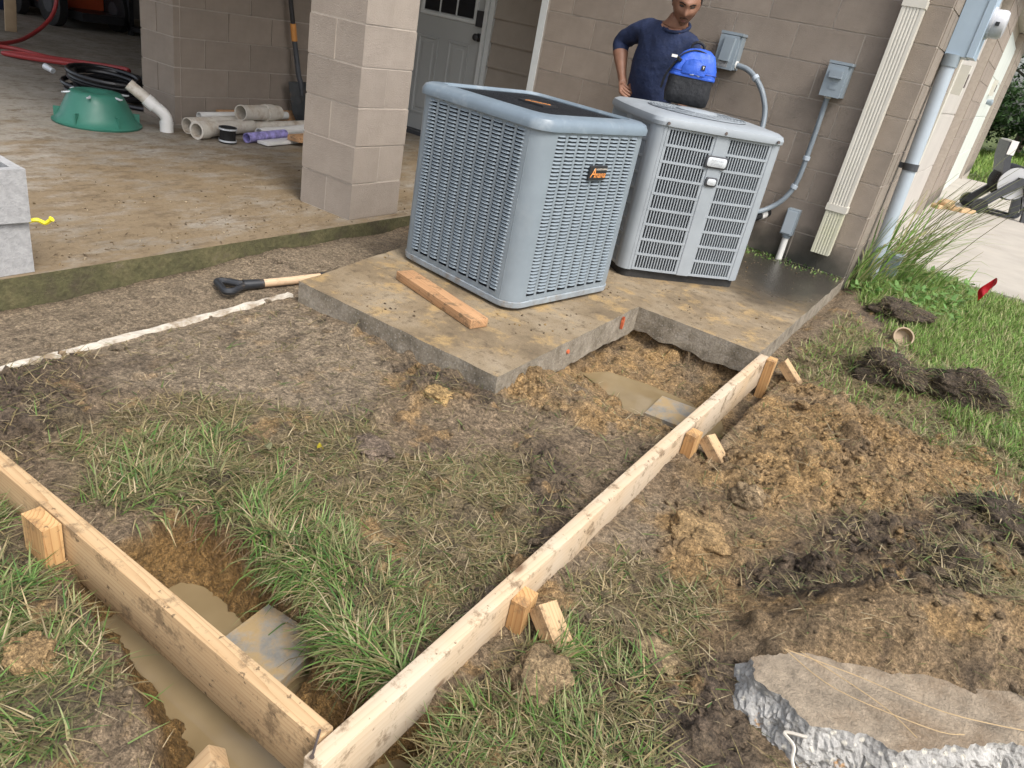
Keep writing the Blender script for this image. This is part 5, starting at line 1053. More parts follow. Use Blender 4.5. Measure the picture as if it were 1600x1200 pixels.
# ------------------------------------------------------------------ drive side: hose reel, scraps, flag
hr_ = thing('hose_reel', 'grey hose reel cart with black hose on the concrete drive', 'hose reel', (.70, 6.75, -.055), R(20)); hr_.scale = (.85,) * 3
for s in (-1, 1):
    bm = BM(); loft(bm, [[(x + dx, s * .26 + dy, z) for dx, dy in ((-w, -.03), (w, -.03), (w, .03), (-w, .03))] for x, z, w in ((.36, .0, .06), (.33, .25, .075), (.22, .5, .10), (.10, .62, .10))]); loft(bm, [[(x + dx, s * .26 + dy, z) for dx, dy in ((-w, -.028), (w, -.028), (w, .028), (-w, .028))] for x, z, w in ((-.40, .08, .09), (-.2, .3, .08), (.0, .5, .1), (.12, .62, .09))]); done(bm, 'side_frame', DARKGREY, hr_, bev=.01, seg=2, smooth=True)
    bm = BM(); tube(bm, [(.0, s * .20, .52), (.0, s * .23, .52)], .235, 28); done(bm, 'drum_disc', mat('pale grey plastic', (.48, .49, .50), .5, .05, 5.), hr_, smooth=True, ang=40)
bm = BM(); P = []
for i in range(220): a = i / 220 * 2 * math.pi * 7; P.append((.24 * math.cos(a), -.17 + .34 * i / 220, .52 + .24 * math.sin(a)))
tube(bm, P, .022, 7); tube(bm, smoothline([(.24, .17, .5), (.35, .1, .25), (.3, -.1, .06), (.05, -.2, .03), (-.25, -.05, .03), (-.3, .2, .03), (.1, .3, .03), (.42, .25, .05), (.48, .05, .3), (.4, 0, .6)], 7), .02, 7); done(bm, 'hose', CABLE, hr_, smooth=True)
bm = BM(); loft(bm, [[(x + dx, dy, z) for dx, dy in ((-.05, -.22), (.05, -.22), (.05, .22), (-.05, .22))] for x, z in ((-.15, .55), (-.25, .85), (-.28, 1.08))]); done(bm, 'handle', DARKGREY, hr_, bev=.02, seg=2, smooth=True)
bm = BM(); box(bm, -.30, -.20, -.23, .23, .9, 1.1); done(bm, 'handle_panel', WHITEPVC, hr_, bev=.02)
bm = BM()
for y in (-.3, .3): bm = BM(); tube(bm, [(-.36, y - .03, .11), (-.36, y + .03, .11)], .11, 18); done(bm, 'wheel', BLACKPLASTIC, hr_, smooth=True, ang=40)
for k, (x, y, L, rz, z, lab) in enumerate(((.10, 5.9, .42, 70, .0, 'short lumber scrap flat on the drive by the wall'), (.18, 6.15, .5, 105, .0, 'lumber scrap lying crosswise among the scraps on the drive'), (.14, 6.02, .45, 85, .045, 'lumber scrap resting on top of the two other scraps'), (.36, 6.1, .3, 60, .0, 'lumber scrap nearest the hose reel'))):
    a = R(rz); board('wood_scrap', lab, (x - math.cos(a) * L / 2, y - math.sin(a) * L / 2, -.01 + z), (x + math.cos(a) * L / 2, y + math.sin(a) * L / 2, -.01 + z), .14, .044, LUMBER, cat='wood scrap')
fl = thing('marker_flag', 'small red marker flag standing in the green lawn', 'flag', (.815, .42, Hs(.815, .42)))
bm = BM(); tube(bm, [(0, 0, -.05), (.004, 0, .26)], .0015, 6); done(bm, 'wire', RUST, fl)
bm = BM(); nn = 8; A_ = []
for i in range(nn + 1):
    t_ = i / nn; row = []
    for j in range(nn + 1):
        s_ = j / nn; row.append(bm.verts.new((.004 - .055 * t_ + .012 * math.sin(s_ * 5 + t_ * 3), .02 * math.sin(t_ * 5 + s_ * 2), .26 - .11 * s_ - .07 * t_ * t_)))
    A_.append(row)
for i in range(nn):
    for j in range(nn): bm.faces.new((A_[i][j], A_[i + 1][j], A_[i + 1][j + 1], A_[i][j + 1]))
bmesh.ops.solidify(bm, geom=bm.faces[:], thickness=.0008); done(bm, 'flag_sheet', mat('red flag plastic', (.55, .015, .03), .4, .05, 10.), fl, smooth=True)
t = thing('drain_cap', 'round tan pipe cap lying open on the dead grass', 'drain cap', (.478, -.80, Hs(.478, -.8) + .02)); bm = BM(); lathe(bm, [(.052, 0), (.055, .01), (.055, .05), (.047, .05), (.045, .012), (.02, .01)], 24); o = done(bm, 'cup', mat('tan clay cap', (.34, .25, .16), .7, .15, 20.), t, smooth=True, ang=40); o.rotation_euler = (R(55), 0, R(20))

# ------------------------------------------------------------------ grass, straw, clods
def blade_material(name, rough=.6):
    m, nt, b = new_mat(name); a = nt.nodes.new('ShaderNodeAttribute'); a.attribute_name = 'col'; nt.links.new(a.outputs['Color'], b.inputs['Base Color'])
    b.inputs['Roughness'].default_value = rough; b.inputs['Specular IOR Level'].default_value = .35
    tr = nt.nodes.new('ShaderNodeBsdfTranslucent'); nt.links.new(a.outputs['Color'], tr.inputs['Color']); mx = nt.nodes.new('ShaderNodeMixShader'); mx.inputs[0].default_value = .25
    out = next(n for n in nt.nodes if n.type == 'OUTPUT_MATERIAL'); nt.links.new(b.outputs[0], mx.inputs[1]); nt.links.new(tr.outputs[0], mx.inputs[2]); nt.links.new(mx.outputs[0], out.inputs['Surface']); return m
BLADE = blade_material('grass blade')
def blades(x, y, z, L, w, az, lean, curl, col, seg=3):
    """arched strips: lean = angle from vertical at the root, curl = extra angle to the tip"""
    n = len(x); ts = np.linspace(0, 1, seg + 1); V = []; px, py, pz = x.copy(), y.copy(), z.copy(); sx, sy = -np.sin(az), np.cos(az); pts = []
    for k in range(seg + 1):
        pts.append((px.copy(), py.copy(), pz.copy())); th = lean + curl * (k + .5) / seg; d = L / seg
        px = px + np.sin(th) * np.cos(az) * d; py = py + np.sin(th) * np.sin(az) * d; pz = pz + np.cos(th) * d
    wid = [1, .9, .15] if seg == 2 else [1, .95, .7, .12] if seg == 3 else [1, 1, .95, .85, .65, .1]
    arr = np.zeros((n, seg + 1, 2, 3))
    for k, (a, b_, c_) in enumerate(pts):
        for s_, sg in ((0, -1), (1, 1)):
            hw = w * .5 * wid[k] * sg; arr[:, k, s_, 0] = a + sx * hw; arr[:, k, s_, 1] = b_ + sy * hw; arr[:, k, s_, 2] = c_ + (.15 * np.abs(hw) if s_ else 0)
    base = (np.arange(n) * (seg + 1) * 2)[:, None, None]; k = np.arange(seg)[None, :, None]
    F = base + k * 2 + np.array([0, 1, 3, 2])[None, None, :]
    C = np.repeat(col[:, None, :], (seg + 1) * 2, 1); shade = np.linspace(.8, 1.12, seg + 1).repeat(2)[None, :, None]
    return arr.reshape(-1, 3), F.reshape(-1, 4), np.clip(C * (1 * np.ones_like(shade)), 0, 1).reshape(-1, 3)
def scatter(n, box_, dens):
    x = rng.uniform(box_[0], box_[1], n); y = rng.uniform(box_[2], box_[3], n); return x, y
PAL_G = np.array([[.10, .20, .035], [.14, .25, .06], [.07, .15, .035], [.19, .26, .085], [.25, .27, .12]]); PAL_S = np.array([[.40, .31, .17], [.31, .24, .12], [.24, .20, .09], [.19, .15, .08], [.45, .37, .23]]); PAL_O = np.array([[.17, .17, .07], [.13, .14, .055], [.22, .19, .09]])
def pick(P, n, p=None): return P[rng.choice(len(P), n, p=p)] * rng.uniform(.75, 1.2, (n, 1))
def zone_at(x, y):
    _, Z = fields(x, y); return Z
def mk(name, label, parts, cat='grass'):
    off = 0; Vs, Fs, Cs = [], [], []
    for V, F, C in parts: Vs.append(V); Fs.append(F + off); Cs.append(C); off += len(V)
    me = numesh(name, np.concatenate(Vs), np.concatenate(Fs), None, np.concatenate(Cs), None, smooth=False); me.materials.append(BLADE)
    o = link(bpy.data.objects.new(name, me)); return tag(o, label, cat, kind='stuff')
def clear(x, y, Z, m=.0):
    """keep blades off the boards, pad, water and stakes"""
    ok = ~((x > -.005 - m) & (x < .062 + m) & (y > -4.67) & (y < -1.95)) & ~((y > -4.63 - m) & (y < -4.575 + m) & (x < .06))
    ok &= ~((x > -1.82) & (x < .02) & (y > -3.225) & (y < .1) & ~((x > -.6) & (x < 0) & (y < -1.98)))
    ok &= (Z['p1'] > -.018) & (Z['p2'] > -.02) & (x > -2.2); return ok
# long green tufts : random clump centres give the uneven outline
parts = []
N1 = 420000; x, y = scatter(N1, (-1.6, 1.3, -5.0, -1.2), None); Z = zone_at(x, y)
cl_ = sstep(-.35, .40, fbm(x, y, 7, 3, 131) + .25 * fbm(x, y, 21, 2, 137)); dg_ = Z['green'] * cl_
k_ = (rng.random(N1) < dg_ * .62) & clear(x, y, Z, .004); x, y, c_ = x[k_], y[k_], cl_[k_]; n = len(x)
straw = rng.random(n) < .42 - .2 * c_
col_ = np.where(straw[:, None], pick(PAL_S, n), np.where((rng.random(n) < .45)[:, None], pick(PAL_O, n) * 1.15, pick(PAL_G, n))); L = rng.uniform(.025, .075, n) * (.55 + .95 * c_)
parts.append(blades(x, y, H(x, y) - .004, L, rng.uniform(.0022, .0042, n), rng.uniform(0, 6.28, n) * .6 + 2 * fbm(x, y, 5, 2, 3) * 3, rng.uniform(.45, 1.4, n), rng.uniform(.0, 1.1, n), col_))
RP = np.array([(-.80,-4.47),(-.76,-4.34),(-.64,-4.30),(-.50,-4.305),(-.40,-4.315),(-.31,-4.32),(-.21,-4.365),(-.13,-4.405),(-.05,-4.40),(.0,-4.385)]); m_ = 2600
k_ = rng.integers(0, len(RP) - 1, m_); t_ = rng.random((m_, 1)); P_ = RP[k_] * (1 - t_) + RP[k_ + 1] * t_; P_ += rng.normal(0, .02, (m_, 2)) + np.array([0, .022]); den = np.clip((P_[:, 0] + .62) / .25, .12, 1); kk = (rng.random(m_) < den) & clear(P_[:, 0], P_[:, 1], zone_at(P_[:, 0], P_[:, 1])); P_ = P_[kk]; m_ = len(P_)
az_ = np.arctan2(-4.5 - P_[:, 1], -.38 - P_[:, 0]) + rng.normal(0, .7, m_); u_ = rng.random(m_)
parts.append(blades(P_[:, 0], P_[:, 1], H(P_[:, 0], P_[:, 1]), rng.uniform(.05, .125, m_), rng.uniform(.0026, .0048, m_), az_, rng.uniform(.5, 1.3, m_), rng.uniform(.6, 1.7, m_), np.where((u_ < .3)[:, None], pick(PAL_S, m_), np.where((u_ < .5)[:, None], pick(PAL_O, m_) * 1.2, pick(PAL_G, m_)))))
m_ = 420; k_ = rng.integers(0, len(RP) - 1, m_); t_ = rng.random((m_, 1)); P_ = RP[k_] * (1 - t_) + RP[k_ + 1] * t_ + rng.normal(0, .012, (m_, 2)) - np.array([0, .008])
parts.append(blades(P_[:, 0], P_[:, 1], H(P_[:, 0], P_[:, 1] + .02) - .01, rng.uniform(.04, .10, m_), rng.uniform(.0009, .0018, m_), rng.normal(-1.57, 1., m_), rng.uniform(1.2, 2.4, m_), rng.uniform(-.3, .9, m_), pick(np.array([[.22, .13, .07], [.15, .09, .05], [.33, .22, .13]]), m_)))
m_ = 60; x_ = rng.uniform(-.6, -.05, m_); y_ = rng.uniform(-4.75, -4.65, m_)
parts.append(blades(x_, y_, np.full(m_, -.2365), rng.uniform(.008, .03, m_), rng.uniform(.001, .002, m_), rng.uniform(0, 6.28, m_), np.full(m_, 1.55), np.zeros(m_), pick(PAL_S, m_) * .6))
print('tuft blades', n)
mk('grass', 'green grass tufts around the holes and form boards', parts)
# lying trampled straw and olive blades
N2 = 520000; x, y = scatter(N2, (-1.7, 1.3, -5.0, -.6), None); Z = zone_at(x, y)
d_ = .06 + .60 * Z['thatch'] + .62 * Z['green'] + .10 * Z['dark'] + .02 * Z['clay'] - .03 * Z['mud']
d_ *= sstep(-.45, .25, fbm(x, y, 6, 3, 151)) * (1 - .45 * Z['clay'] * (1 - Z['thatch'])); d_ *= np.where(y > -1.9, .8, 1)
k_ = (rng.random(N2) < d_ * .55) & clear(x, y, Z, .012); x, y = x[k_], y[k_]; n = len(x); gr = Z['green'][k_]; u_ = rng.random(n)
col_ = np.where((u_ < .30 + .25 * gr)[:, None], pick(PAL_O, n), np.where((u_ > .93)[:, None], pick(PAL_G, n), pick(PAL_S, n)))
parts = [blades(x, y, H(x, y) + .002, rng.uniform(.025, .075, n), rng.uniform(.0016, .0034, n), rng.uniform(0, 6.28, n), rng.uniform(1.1, 1.5, n), rng.uniform(-.1, .5, n), col_ * .9, 2)]
print('straw', n)
mk('straw', 'dead straw and trampled olive grass strewn over the soil', parts, 'straw')
# lawn by the house corner and along the drive
parts = []
N3 = 190000; x, y = scatter(N3, (.03, 3.6, -2.6, 1.45), None); Z = zone_at(x, y)
dens = Z['green'] * (1 - .75 * Z['dark']) + .12 * Z['thatch']; k_ = (rng.random(N3) < dens * .75 * np.where(x > 1.5, .5, 1)) & ~((y > 1.3) & (x > .3)); x, y = x[k_], y[k_]; n = len(x); near_ = sstep(.9, -.2, x) * sstep(-.6, .6, y)
PAL_L = np.array([[.15, .27, .045], [.20, .33, .07], [.12, .22, .04], [.28, .34, .11], [.38, .36, .18]])
parts.append(blades(x, y, H(x, y) - .005, rng.uniform(.03, .085, n) * (1 + 1.0 * near_), rng.uniform(.003, .0055, n), rng.uniform(0, 6.28, n), rng.uniform(.15, .9, n), rng.uniform(.2, 1.2, n), pick(PAL_L, n)))
print('lawn', n)
N4 = 26000; x = rng.uniform(-.5, 9, N4); y = 11.9 + rng.random(N4) ** 1.8 * 20; n = N4
parts.append(blades(x, y, H(x, y), rng.uniform(.08, .25, n), rng.uniform(.012, .03, n), rng.uniform(0, 6.28, n), rng.uniform(.1, .8, n), rng.uniform(.2, .9, n), pick(np.array([[.16, .27, .04], [.20, .31, .055], [.13, .22, .035], [.27, .33, .09]]), n)))
mk('lawn', 'bright green lawn beside the drive and house corner', parts, 'lawn')
# tall weeds at the house corner
def weed(label, cx, cy, n, h, spread, bias, seedheads=0):
    t = thing('tall_weed', label, 'weed', (cx, cy, Hs(cx, cy))); zero = np.zeros(n)
    x = rng.normal(0, spread, n); y = rng.normal(0, spread, n); L = rng.uniform(.35, 1., n) * h
    az = rng.normal(bias, .9, n)
    V, F, C = blades(x, y, zero - .02, L, rng.uniform(.006, .013, n), az, rng.uniform(.05, .5, n), rng.uniform(.3, 1.6, n), pick(np.array([[.13, .24, .045], [.17, .29, .065], [.21, .28, .09], [.30, .29, .13]]), n), 5)
    me = numesh('leaves', V, F, None, C, None, smooth=True); me.materials.append(BLADE); link(bpy.data.objects.new('leaves', me), t)
    bm = BM()
    for k in range(seedheads):
        a = random.gauss(bias, .5); ll = h * random.uniform(.9, 1.35); P = [Vector((random.gauss(0, spread), random.gauss(0, spread), 0))]; th = random.uniform(.25, .6)
        for s_ in range(6): th += .06; P.append(P[-1] + Vector((math.sin(th) * math.cos(a), math.sin(th) * math.sin(a), math.cos(th))) * ll / 6)
        tube(bm, P, [.003, .003, .0026, .0022, .002, .0018, .001], 5)
    if seedheads: done(bm, 'stem', mat('weed stem', (.16, .17, .07), .7, .2, 20.), t, smooth=True)
weed('tall grass clump at the foot of leaning pipe, corner side', .06, .20, 60, .72, .045, .8, 6)
weed('tall arching grass with seed stems right of leaning pipe', .22, .62, 80, .9, .09, .1, 14)
weed('tall grass clump behind the grey service box', .17, 1.05, 60, .85, .08, .2, 10)
weed('low grass tuft on the lawn before the drive edge', .52, .95, 40, .3, .07, .2, 1)
# broad leaves under the tall grass
N5 = 420; x = rng.uniform(.05, .75, N5); y = rng.uniform(-.1, 1.25, N5); n = N5; V, F, C = blades(x, y, H(x, y) + rng.uniform(.0, .07, n), rng.uniform(.03, .06, n), rng.uniform(.022, .038, n), rng.uniform(0, 6.28, n), rng.uniform(.7, 1.4, n), rng.uniform(.1, .5, n), pick(np.array([[.12, .24, .06], [.15, .27, .075]]), n))
mk('broadleaf_weeds', 'low broad-leaved weeds under the tall grass', [(V, F, C)], 'weeds')
# moss and seedlings along the wall foot
N6 = 500; x = rng.uniform(-.75, .0, N6); y = -rng.random(N6) ** 2 * .16 - .005; n = N6; k_ = rng.random(n) < .35 + .65 * (x < -.45); x, y = x[k_], y[k_]; n = len(x)
mk('wall_seedlings', 'tiny green seedlings along the foot of the wall', [blades(x, y, np.zeros(n), rng.uniform(.008, .03, n), rng.uniform(.006, .012, n), rng.uniform(0, 6.28, n), rng.uniform(.4, 1.3, n), rng.uniform(.1, .5, n), pick(PAL_G, n))], 'seedlings')

n = 1500; x = -2.3 - rng.random(n) ** 1.6 * 4.2; y = rng.uniform(-4.4, .4, n); k_ = fbm(x * 1.0, y, 1.6, 3, 201) + .35 * sstep(-3.6, -2.4, x) > .05; x, y = x[k_], y[k_]; n = len(x)
A1 = blades(x, y, np.full(n, -.046), rng.uniform(.012, .05, n), rng.uniform(.002, .005, n), rng.normal(.9, .9, n), rng.uniform(1.45, 1.55, n), rng.uniform(-.05, .1, n), pick(np.array([[.16, .11, .06], [.11, .075, .045], [.24, .17, .09]]), n), 2)
n = 700; x = rng.uniform(-1.75, -.03, n); y = rng.uniform(-3.18, -.1, n); k_ = (fbm(x, y, 3, 3, 207) > .02) & ~((x > -.64) & (y < -1.95)); x, y = x[k_], y[k_]; n = len(x)
A2 = blades(x, y, np.full(n, .004), rng.uniform(.01, .035, n), rng.uniform(.0012, .0028, n), rng.uniform(0, 6.28, n), rng.uniform(1.42, 1.55, n), rng.uniform(-.05, .1, n), pick(np.array([[.13, .09, .055], [.09, .065, .04], [.27, .2, .11]]), n), 2)
mk('litter', 'scattered dead leaves and straw bits on the concrete', [A1, A2], 'litter')
# clods of soil
ico = bmesh.new(); bmesh.ops.create_icosphere(ico, subdivisions=2, radius=1); IV = np.array([v.co[:] for v in ico.verts]); IF = np.array([[v.index for v in f.verts] for f in ico.faces]); ico.free()
proto = []
for k in range(14):
    q = [Vector(p) * 1.4 + Vector((k * 7.3, 0, 0)) for p in IV]; d_ = np.array([1 + .45 * mnoise.noise(a) + .30 * mnoise.noise(a * 2.7) + .16 * mnoise.noise(a * 6) for a in q]); proto.append(IV * d_[:, None])
ico = bmesh.new(); bmesh.ops.create_icosphere(ico, subdivisions=1, radius=1); IV1 = np.array([v.co[:] for v in ico.verts]); IF1 = np.array([[v.index for v in f.verts] for f in ico.faces]); ico.free()
proto1 = [IV1 * np.array([1 + .5 * mnoise.noise(Vector(p) * 1.4 + Vector((k * 7.3, 0, 0))) + .25 * mnoise.noise(Vector(p) * 3.7 + Vector((k, 0, 0))) for p in IV1])[:, None] for k in range(14)]
IV2, IF2, proto2 = IV, IF, proto
def clods(n_try, box_, size, densf, name, label, lo=True):
    IV, IF, proto = (IV1, IF1, proto1) if lo else (IV2, IF2, proto2)
    x, y = scatter(n_try, box_, None); Z = zone_at(x, y); k_ = (rng.random(n_try) < densf(x, y, Z)) & clear(x, y, Z, .02); x, y = x[k_], y[k_]; n = len(x); Zk = {a: b_[k_] for a, b_ in Z.items()}
    s = size[0] * (size[1] / size[0]) ** (rng.random(n) ** 2.6); col_ = soil_colour(x, y, Zk, None) * rng.uniform(.75, 1.3, (n, 1)); Vs, Fs, Cs = [], [], []
    ty = rng.integers(0, 14, n); az = rng.uniform(0, 6.28, n); sq = rng.uniform(.45, .85, n); st = rng.uniform(.75, 1.25, n); z = H(x, y)
    for i in range(n):
        P = proto[ty[i]] * s[i]; ca, sa = math.cos(az[i]), math.sin(az[i]); X = P[:, 0] * st[i]; Y = P[:, 1]
        Vs.append(np.stack([x[i] + ca * X - sa * Y, y[i] + sa * X + ca * Y, z[i] + s[i] * .18 + P[:, 2] * sq[i]], -1)); Fs.append(IF + i * len(IV)); Cs.append(np.repeat(col_[i:i + 1], len(IV), 0))
    me = numesh(name, np.concatenate(Vs), None, np.concatenate(Fs), np.concatenate(Cs), np.zeros(n * len(IV)) + .1); me.materials.append(SOIL); o = link(bpy.data.objects.new(name, me)); tag(o, label, 'soil clods', kind='stuff'); print(name, n)
clods(110000, (-1.65, 1.3, -5.0, -1.2), (.0028, .015), lambda x, y, Z: np.clip(.10 + .22 * Z['clay'] + .25 * Z['dark'] - .08 * Z['green'] - .06 * Z['mud'], .015, 1) * np.where(Z['p2'] < .35, .25, 1) * sstep(-.3, .3, fbm(x, y, 5, 3, 171)), 'soil_crumbs', 'loose crumbs of soil and clay scattered over the dig')
clods(2600, (-1.65, 1.3, -4.95, -1.3), (.012, .038), lambda x, y, Z: np.clip(.02 + .10 * Z['clay'] * (x > .1) + .10 * Z['dark'], 0, 1) * sstep(-.1, .35, fbm(x, y, 3.5, 2, 177)), 'soil_clods', 'clods of dug clay and topsoil on the spoil', False)
clods(2600, (-2.22, -1.66, -4.7, -2.2), (.004, .018), lambda x, y, Z: .25 * sstep(-.2, .3, fbm(x, y, 4, 2, 181)), 'trench_crumbs', 'dirt crumbs along the trench by the patio edge')
def crumbs_on(n, pts, z, name, label, cols):
    Vs, Fs, Cs = [], [], []
    for i in range(n):
        x, y = pts(); s_ = .0013 + .006 * random.random() ** 4; P = proto1[i % 14] * s_; Vs.append(P * np.array([1, 1, .6]) + np.array([x, y, z + s_ * .25])); Fs.append(IF1 + i * len(IV1)); Cs.append(np.repeat(np.array([cols[i % len(cols)]]) * random.uniform(.7, 1.2), len(IV1), 0))
    me = numesh(name, np.concatenate(Vs), None, np.concatenate(Fs), np.concatenate(Cs), np.zeros(n * len(IV1)) + .1); me.materials.append(SOIL); tag(link(bpy.data.objects.new(name, me)), label, 'soil crumbs', kind='stuff')
def pad_pt():
    while True:
        x, y = random.uniform(-1.7, -.03), random.uniform(-3.19, -.2)
        if (x > -.64 and y < -1.95) or mnoise.noise(Vector((x * 3, y * 3, 1))) < .05: continue
        return x, y
crumbs_on(700, pad_pt, 0, 'pad_crumbs', 'crumbs of dirt on the concrete pad', [(.2, .14, .085), (.12, .085, .055), (.4, .27, .12)])
crumbs_on(1100, lambda: (-2.29 - abs(random.gauss(0, .5)), random.uniform(-4.4, -1.2)), -.05, 'patio_crumbs', 'crumbs of dirt along the patio edge', [(.3, .22, .12), (.14, .1, .06), (.45, .36, .24)])
def big_clod(label, x, y, r, sq, colr, name='clay_clod', grass=0, dz=0.):
    bm = BM(); bmesh.ops.create_icosphere(bm, subdivisions=5, radius=1); sd_ = random.uniform(0, 90)
    for v_ in bm.verts:
        q = v_.co * 1.5 + Vector((sd_, 0, 0)); d_ = 1 + .42 * mnoise.noise(q) + .18 * mnoise.noise(q * 2.2) + .07 * mnoise.noise(q * 5) + .05 * mnoise.noise(q * 11) + .025 * mnoise.noise(q * 23); v_.co = Vector((v_.co.x * r[0], v_.co.y * r[1], v_.co.z * sq)) * d_
    me = bpy.data.meshes.new(name); bm.to_mesh(me); nv = len(bm.verts); bm.free(); a = me.color_attributes.new('col', 'FLOAT_COLOR', 'POINT'); cc = np.ones((nv, 4), np.float32)
    co = np.zeros(nv * 3, np.float32); me.vertices.foreach_get('co', co); co = co.reshape(-1, 3); nz = fbm(co[:, 0] + x * 3, co[:, 1] + co[:, 2], 16, 3, 191); cc[:, :3] = np.clip(np.array(colr) * (1 + .5 * nz[:, None]), .01, .8); a.data.foreach_set('color', cc.ravel())
    me.polygons.foreach_set('use_smooth', [True] * len(me.polygons)); me.materials.append(SOIL); z = Hs(x, y)
    if grass:
        t = thing(name, label, 'sod' if grass else 'clod', (x, y, z)); o = link(bpy.data.objects.new('soil', me), t); o.location = (0, 0, sq * .35); n = grass
        i_ = rng.choice(np.where(co[:, 2] > -.2 * sq)[0], n); P = co[i_]; az = np.arctan2(P[:, 1], P[:, 0]) + rng.normal(0, .6, n); u_ = rng.random(n)
        V, F, C = blades(P[:, 0], P[:, 1], P[:, 2] + sq * .35, rng.uniform(.03, .09, n), rng.uniform(.0025, .004, n), az, rng.uniform(.5, 1.5, n), rng.uniform(.3, 1.5, n), np.where((u_ < .22)[:, None], pick(PAL_G, n), np.where((u_ < .6)[:, None], pick(PAL_S, n) * .45, pick(PAL_S, n) * .85)))
        me2 = numesh('turf', V, F, None, C, None, smooth=False); me2.materials.append(BLADE); link(bpy.data.objects.new('turf', me2), t)['kind'] = 'stuff'
    else: o = link(bpy.data.objects.new(name, me)); o.location = (x, y, z + sq * .3 + dz); tag(o, label, 'clod')
    return o
DK, CY, MB_ = (.10, .075, .052), (.42, .28, .135), (.22, .165, .12)
big_clod('dark sod clump with grass on the lawn, left one of the pair', .52, -1.50, (.15, .13), .085, DK, 'sod_clump', 520)
big_clod('dark sod clump with grass on the lawn, right one of the pair', .84, -1.42, (.17, .13), .10, DK, 'sod_clump', 480)
big_clod('dark sod lump beside the weeds at the lawn edge', .42, -.28, (.16, .14), .05, DK, 'sod_clump', 260)
big_clod('dark grassy lump at the right edge of the spoil heap', 1.02, -2.62, (.13, .13), .06, DK, 'sod_clump', 420)
big_clod('round clay clod by the middle brace', .33, -3.12, (.055, .05), .045, (.36, .26, .15))
big_clod('pale flat clay clod between spoil heap and near brace', .27, -3.40, (.085, .07), .035, CY)
big_clod('tan clay clod heaped at the foot of the near brace', .20, -4.17, (.055, .07), .035, (.33, .235, .13))
big_clod('flat clay flake on trampled grass left of the broken slab', .36, -3.93, (.055, .045), .018, (.34, .25, .14))
big_clod('grey-brown clod pressed into the trampled grass inside the forms', -.645, -3.80, (.065, .055), .022, MB_)
big_clod('orange clay clod beside the pad corner', -.70, -3.40, (.07, .05), .022, (.48, .32, .14))
big_clod('small dirt clod in the green grass beside the hole', -.255, -4.17, (.018, .018), .016, (.36, .26, .13))
big_clod('orange clay lump on the grass at lower left', -.56, -4.80, (.05, .04), .022, CY)
big_clod('wet clay crumb pile on the near paver', -.42, -4.36, (.028, .02), .010, (.40, .25, .09), dz=0)
LEAFM = mat('yellow leaf', (.62, .52, .04), .6, .1, 20.); LEAFP = mat('pale leaf', (.30, .30, .17), .6, .1, 20.)
for lab, x, y, m_, s in (('yellow leaf lying in the grass inside the forms', -.70, -3.95, LEAFM, .011), ('pale green leaf in the grass left of the yellow leaf', -.815, -4.04, LEAFP, .013)):
    bm = BM(); n = 10; A_ = [bm.verts.new((s * 1.5 * math.cos(a) * (1 + .1 * math.cos(3 * a)), s * .8 * math.sin(a), .006 * math.cos(2 * a))) for a in [2 * math.pi * k / n for k in range(n)]]; c_ = bm.verts.new((0, 0, .004))
    for i in range(n): bm.faces.new((A_[i], A_[(i + 1) % n], c_))
    bmesh.ops.solidify(bm, geom=bm.faces[:], thickness=.0006); o = done(bm, 'leaf', m_); o.location = (x, y, Hs(x, y) + .022); o.rotation_euler = (.3, .2, random.uniform(0, 3)); tag(o, lab, 'leaf')

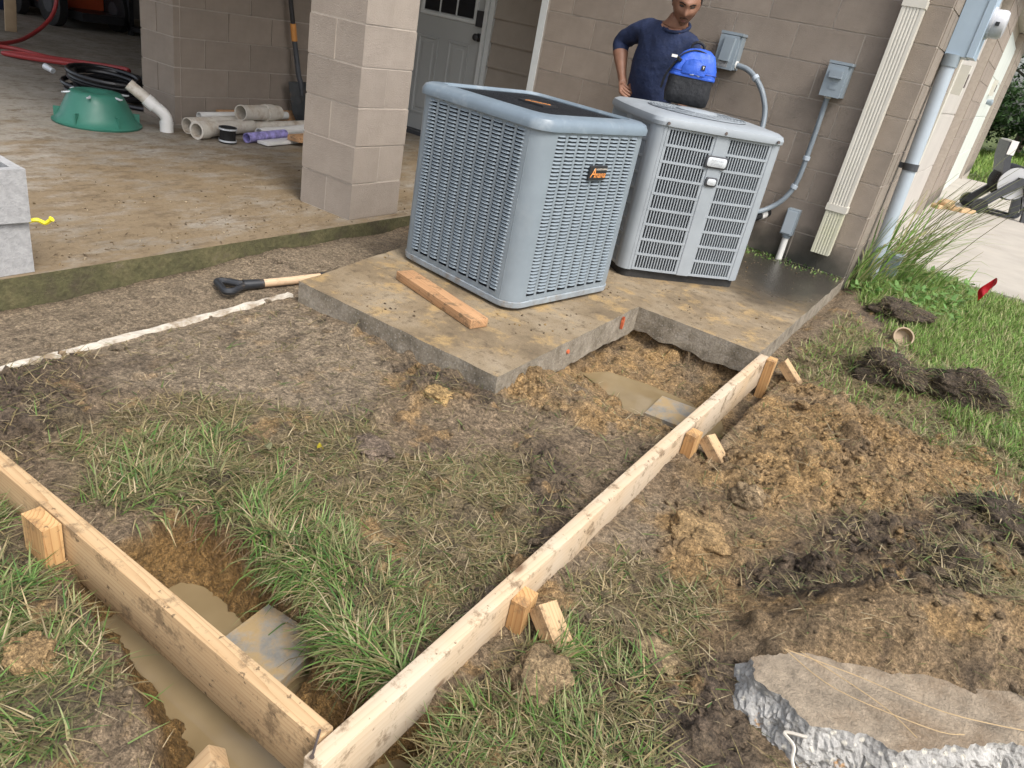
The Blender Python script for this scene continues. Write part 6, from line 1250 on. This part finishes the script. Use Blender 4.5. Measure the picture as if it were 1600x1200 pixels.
# ------------------------------------------------------------------ trees beyond the lawn
BARK = mat('bark', (.09, .07, .05), .9, .2, 12., .5, 40.)
def tree(label, x, y, h, r, name='tree', dark=1.):
    t = thing(name, label, 'tree', (x, y, Hs(x, y))); bm = BM(); tube(bm, [(0, 0, -.2), (.1, 0, h * .3), (.05, .1, h * .6), (0, 0, h * .9)], [.03 * h, .024 * h, .015 * h, .005 * h], 10)
    for k in range(9):
        a = k * 2.4; z = h * (.25 + .06 * k); tube(bm, [(0, 0, z), (math.cos(a) * r * .45, math.sin(a) * r * .45, z + h * .08), (math.cos(a) * r * .8, math.sin(a) * r * .8, z + h * .12)], [.010 * h, .006 * h, .002 * h], 6)
    done(bm, 'trunk', BARK, t, smooth=True); n = 5000; cl = rng.normal(0, 1, (60, 3)); cl /= np.linalg.norm(cl, axis=1)[:, None]; cl *= rng.uniform(.35, 1, (60, 1)); P = cl[rng.integers(0, 60, n)] + rng.normal(0, .17, (n, 3))
    X = P[:, 0] * r; Y = P[:, 1] * r; Zc = h * .52 + P[:, 2] * h * .46; Zc = np.maximum(Zc, .15)
    V, F, C = blades(X, Y, Zc, rng.uniform(.10, .24, n), rng.uniform(.06, .13, n), rng.uniform(0, 6.28, n), rng.uniform(.5, 1.9, n), rng.uniform(-.3, .8, n), pick(np.array([[.035, .075, .02], [.05, .10, .028], [.03, .055, .02]]), n) * dark)
    me = numesh('crown', V, F, None, C, None, smooth=False); me.materials.append(BLADE); link(bpy.data.objects.new('crown', me), t)
for k, (x, y, h, r, lab) in enumerate(((.6, 31, 7.5, 3.4, 'dense dark tree just right of the house end'), (4.5, 33, 8., 3.6, 'dense dark tree right of the nearest wood tree'), (-4.5, 34, 8.5, 3.8, 'dark tree hidden mostly behind the house end'), (9, 36, 9., 4., 'tall dark tree at the far right of the wood'))): tree(lab, x, y, h, r)
for k, (x, y) in enumerate(((1.8, 27.5), (-1.2, 28.0), (4.6, 28.5))): tree(('low dark bush before the wood at the lawn end', 'low dark bush nearest the house end', 'low dark bush rightmost before the wood')[k], x, y, 2.6, 1.7, 'bush', 1.1)
pot = thing('potted_plant', 'black nursery pot with leafy plant behind the hose reel', 'potted plant', (1.05, 9.6, -.055)); bm = BM(); lathe(bm, [(.14, 0), (.2, .3), (.215, .3), (.215, .33), (.19, .33), (.18, .28)], 20); done(bm, 'pot', BLACKPLASTIC, pot, smooth=True, ang=40)
n = 260; V, F, C = blades(rng.normal(0, .09, n), rng.normal(0, .09, n), rng.uniform(.28, .75, n), rng.uniform(.06, .16, n), rng.uniform(.03, .06, n), rng.uniform(0, 6.28, n), rng.uniform(.3, 1.4, n), rng.uniform(.1, .8, n), pick(np.array([[.22, .32, .07], [.28, .36, .10]]), n))
me = numesh('leaves', V, F, None, C, None, smooth=False); me.materials.append(BLADE); link(bpy.data.objects.new('leaves', me), pot)
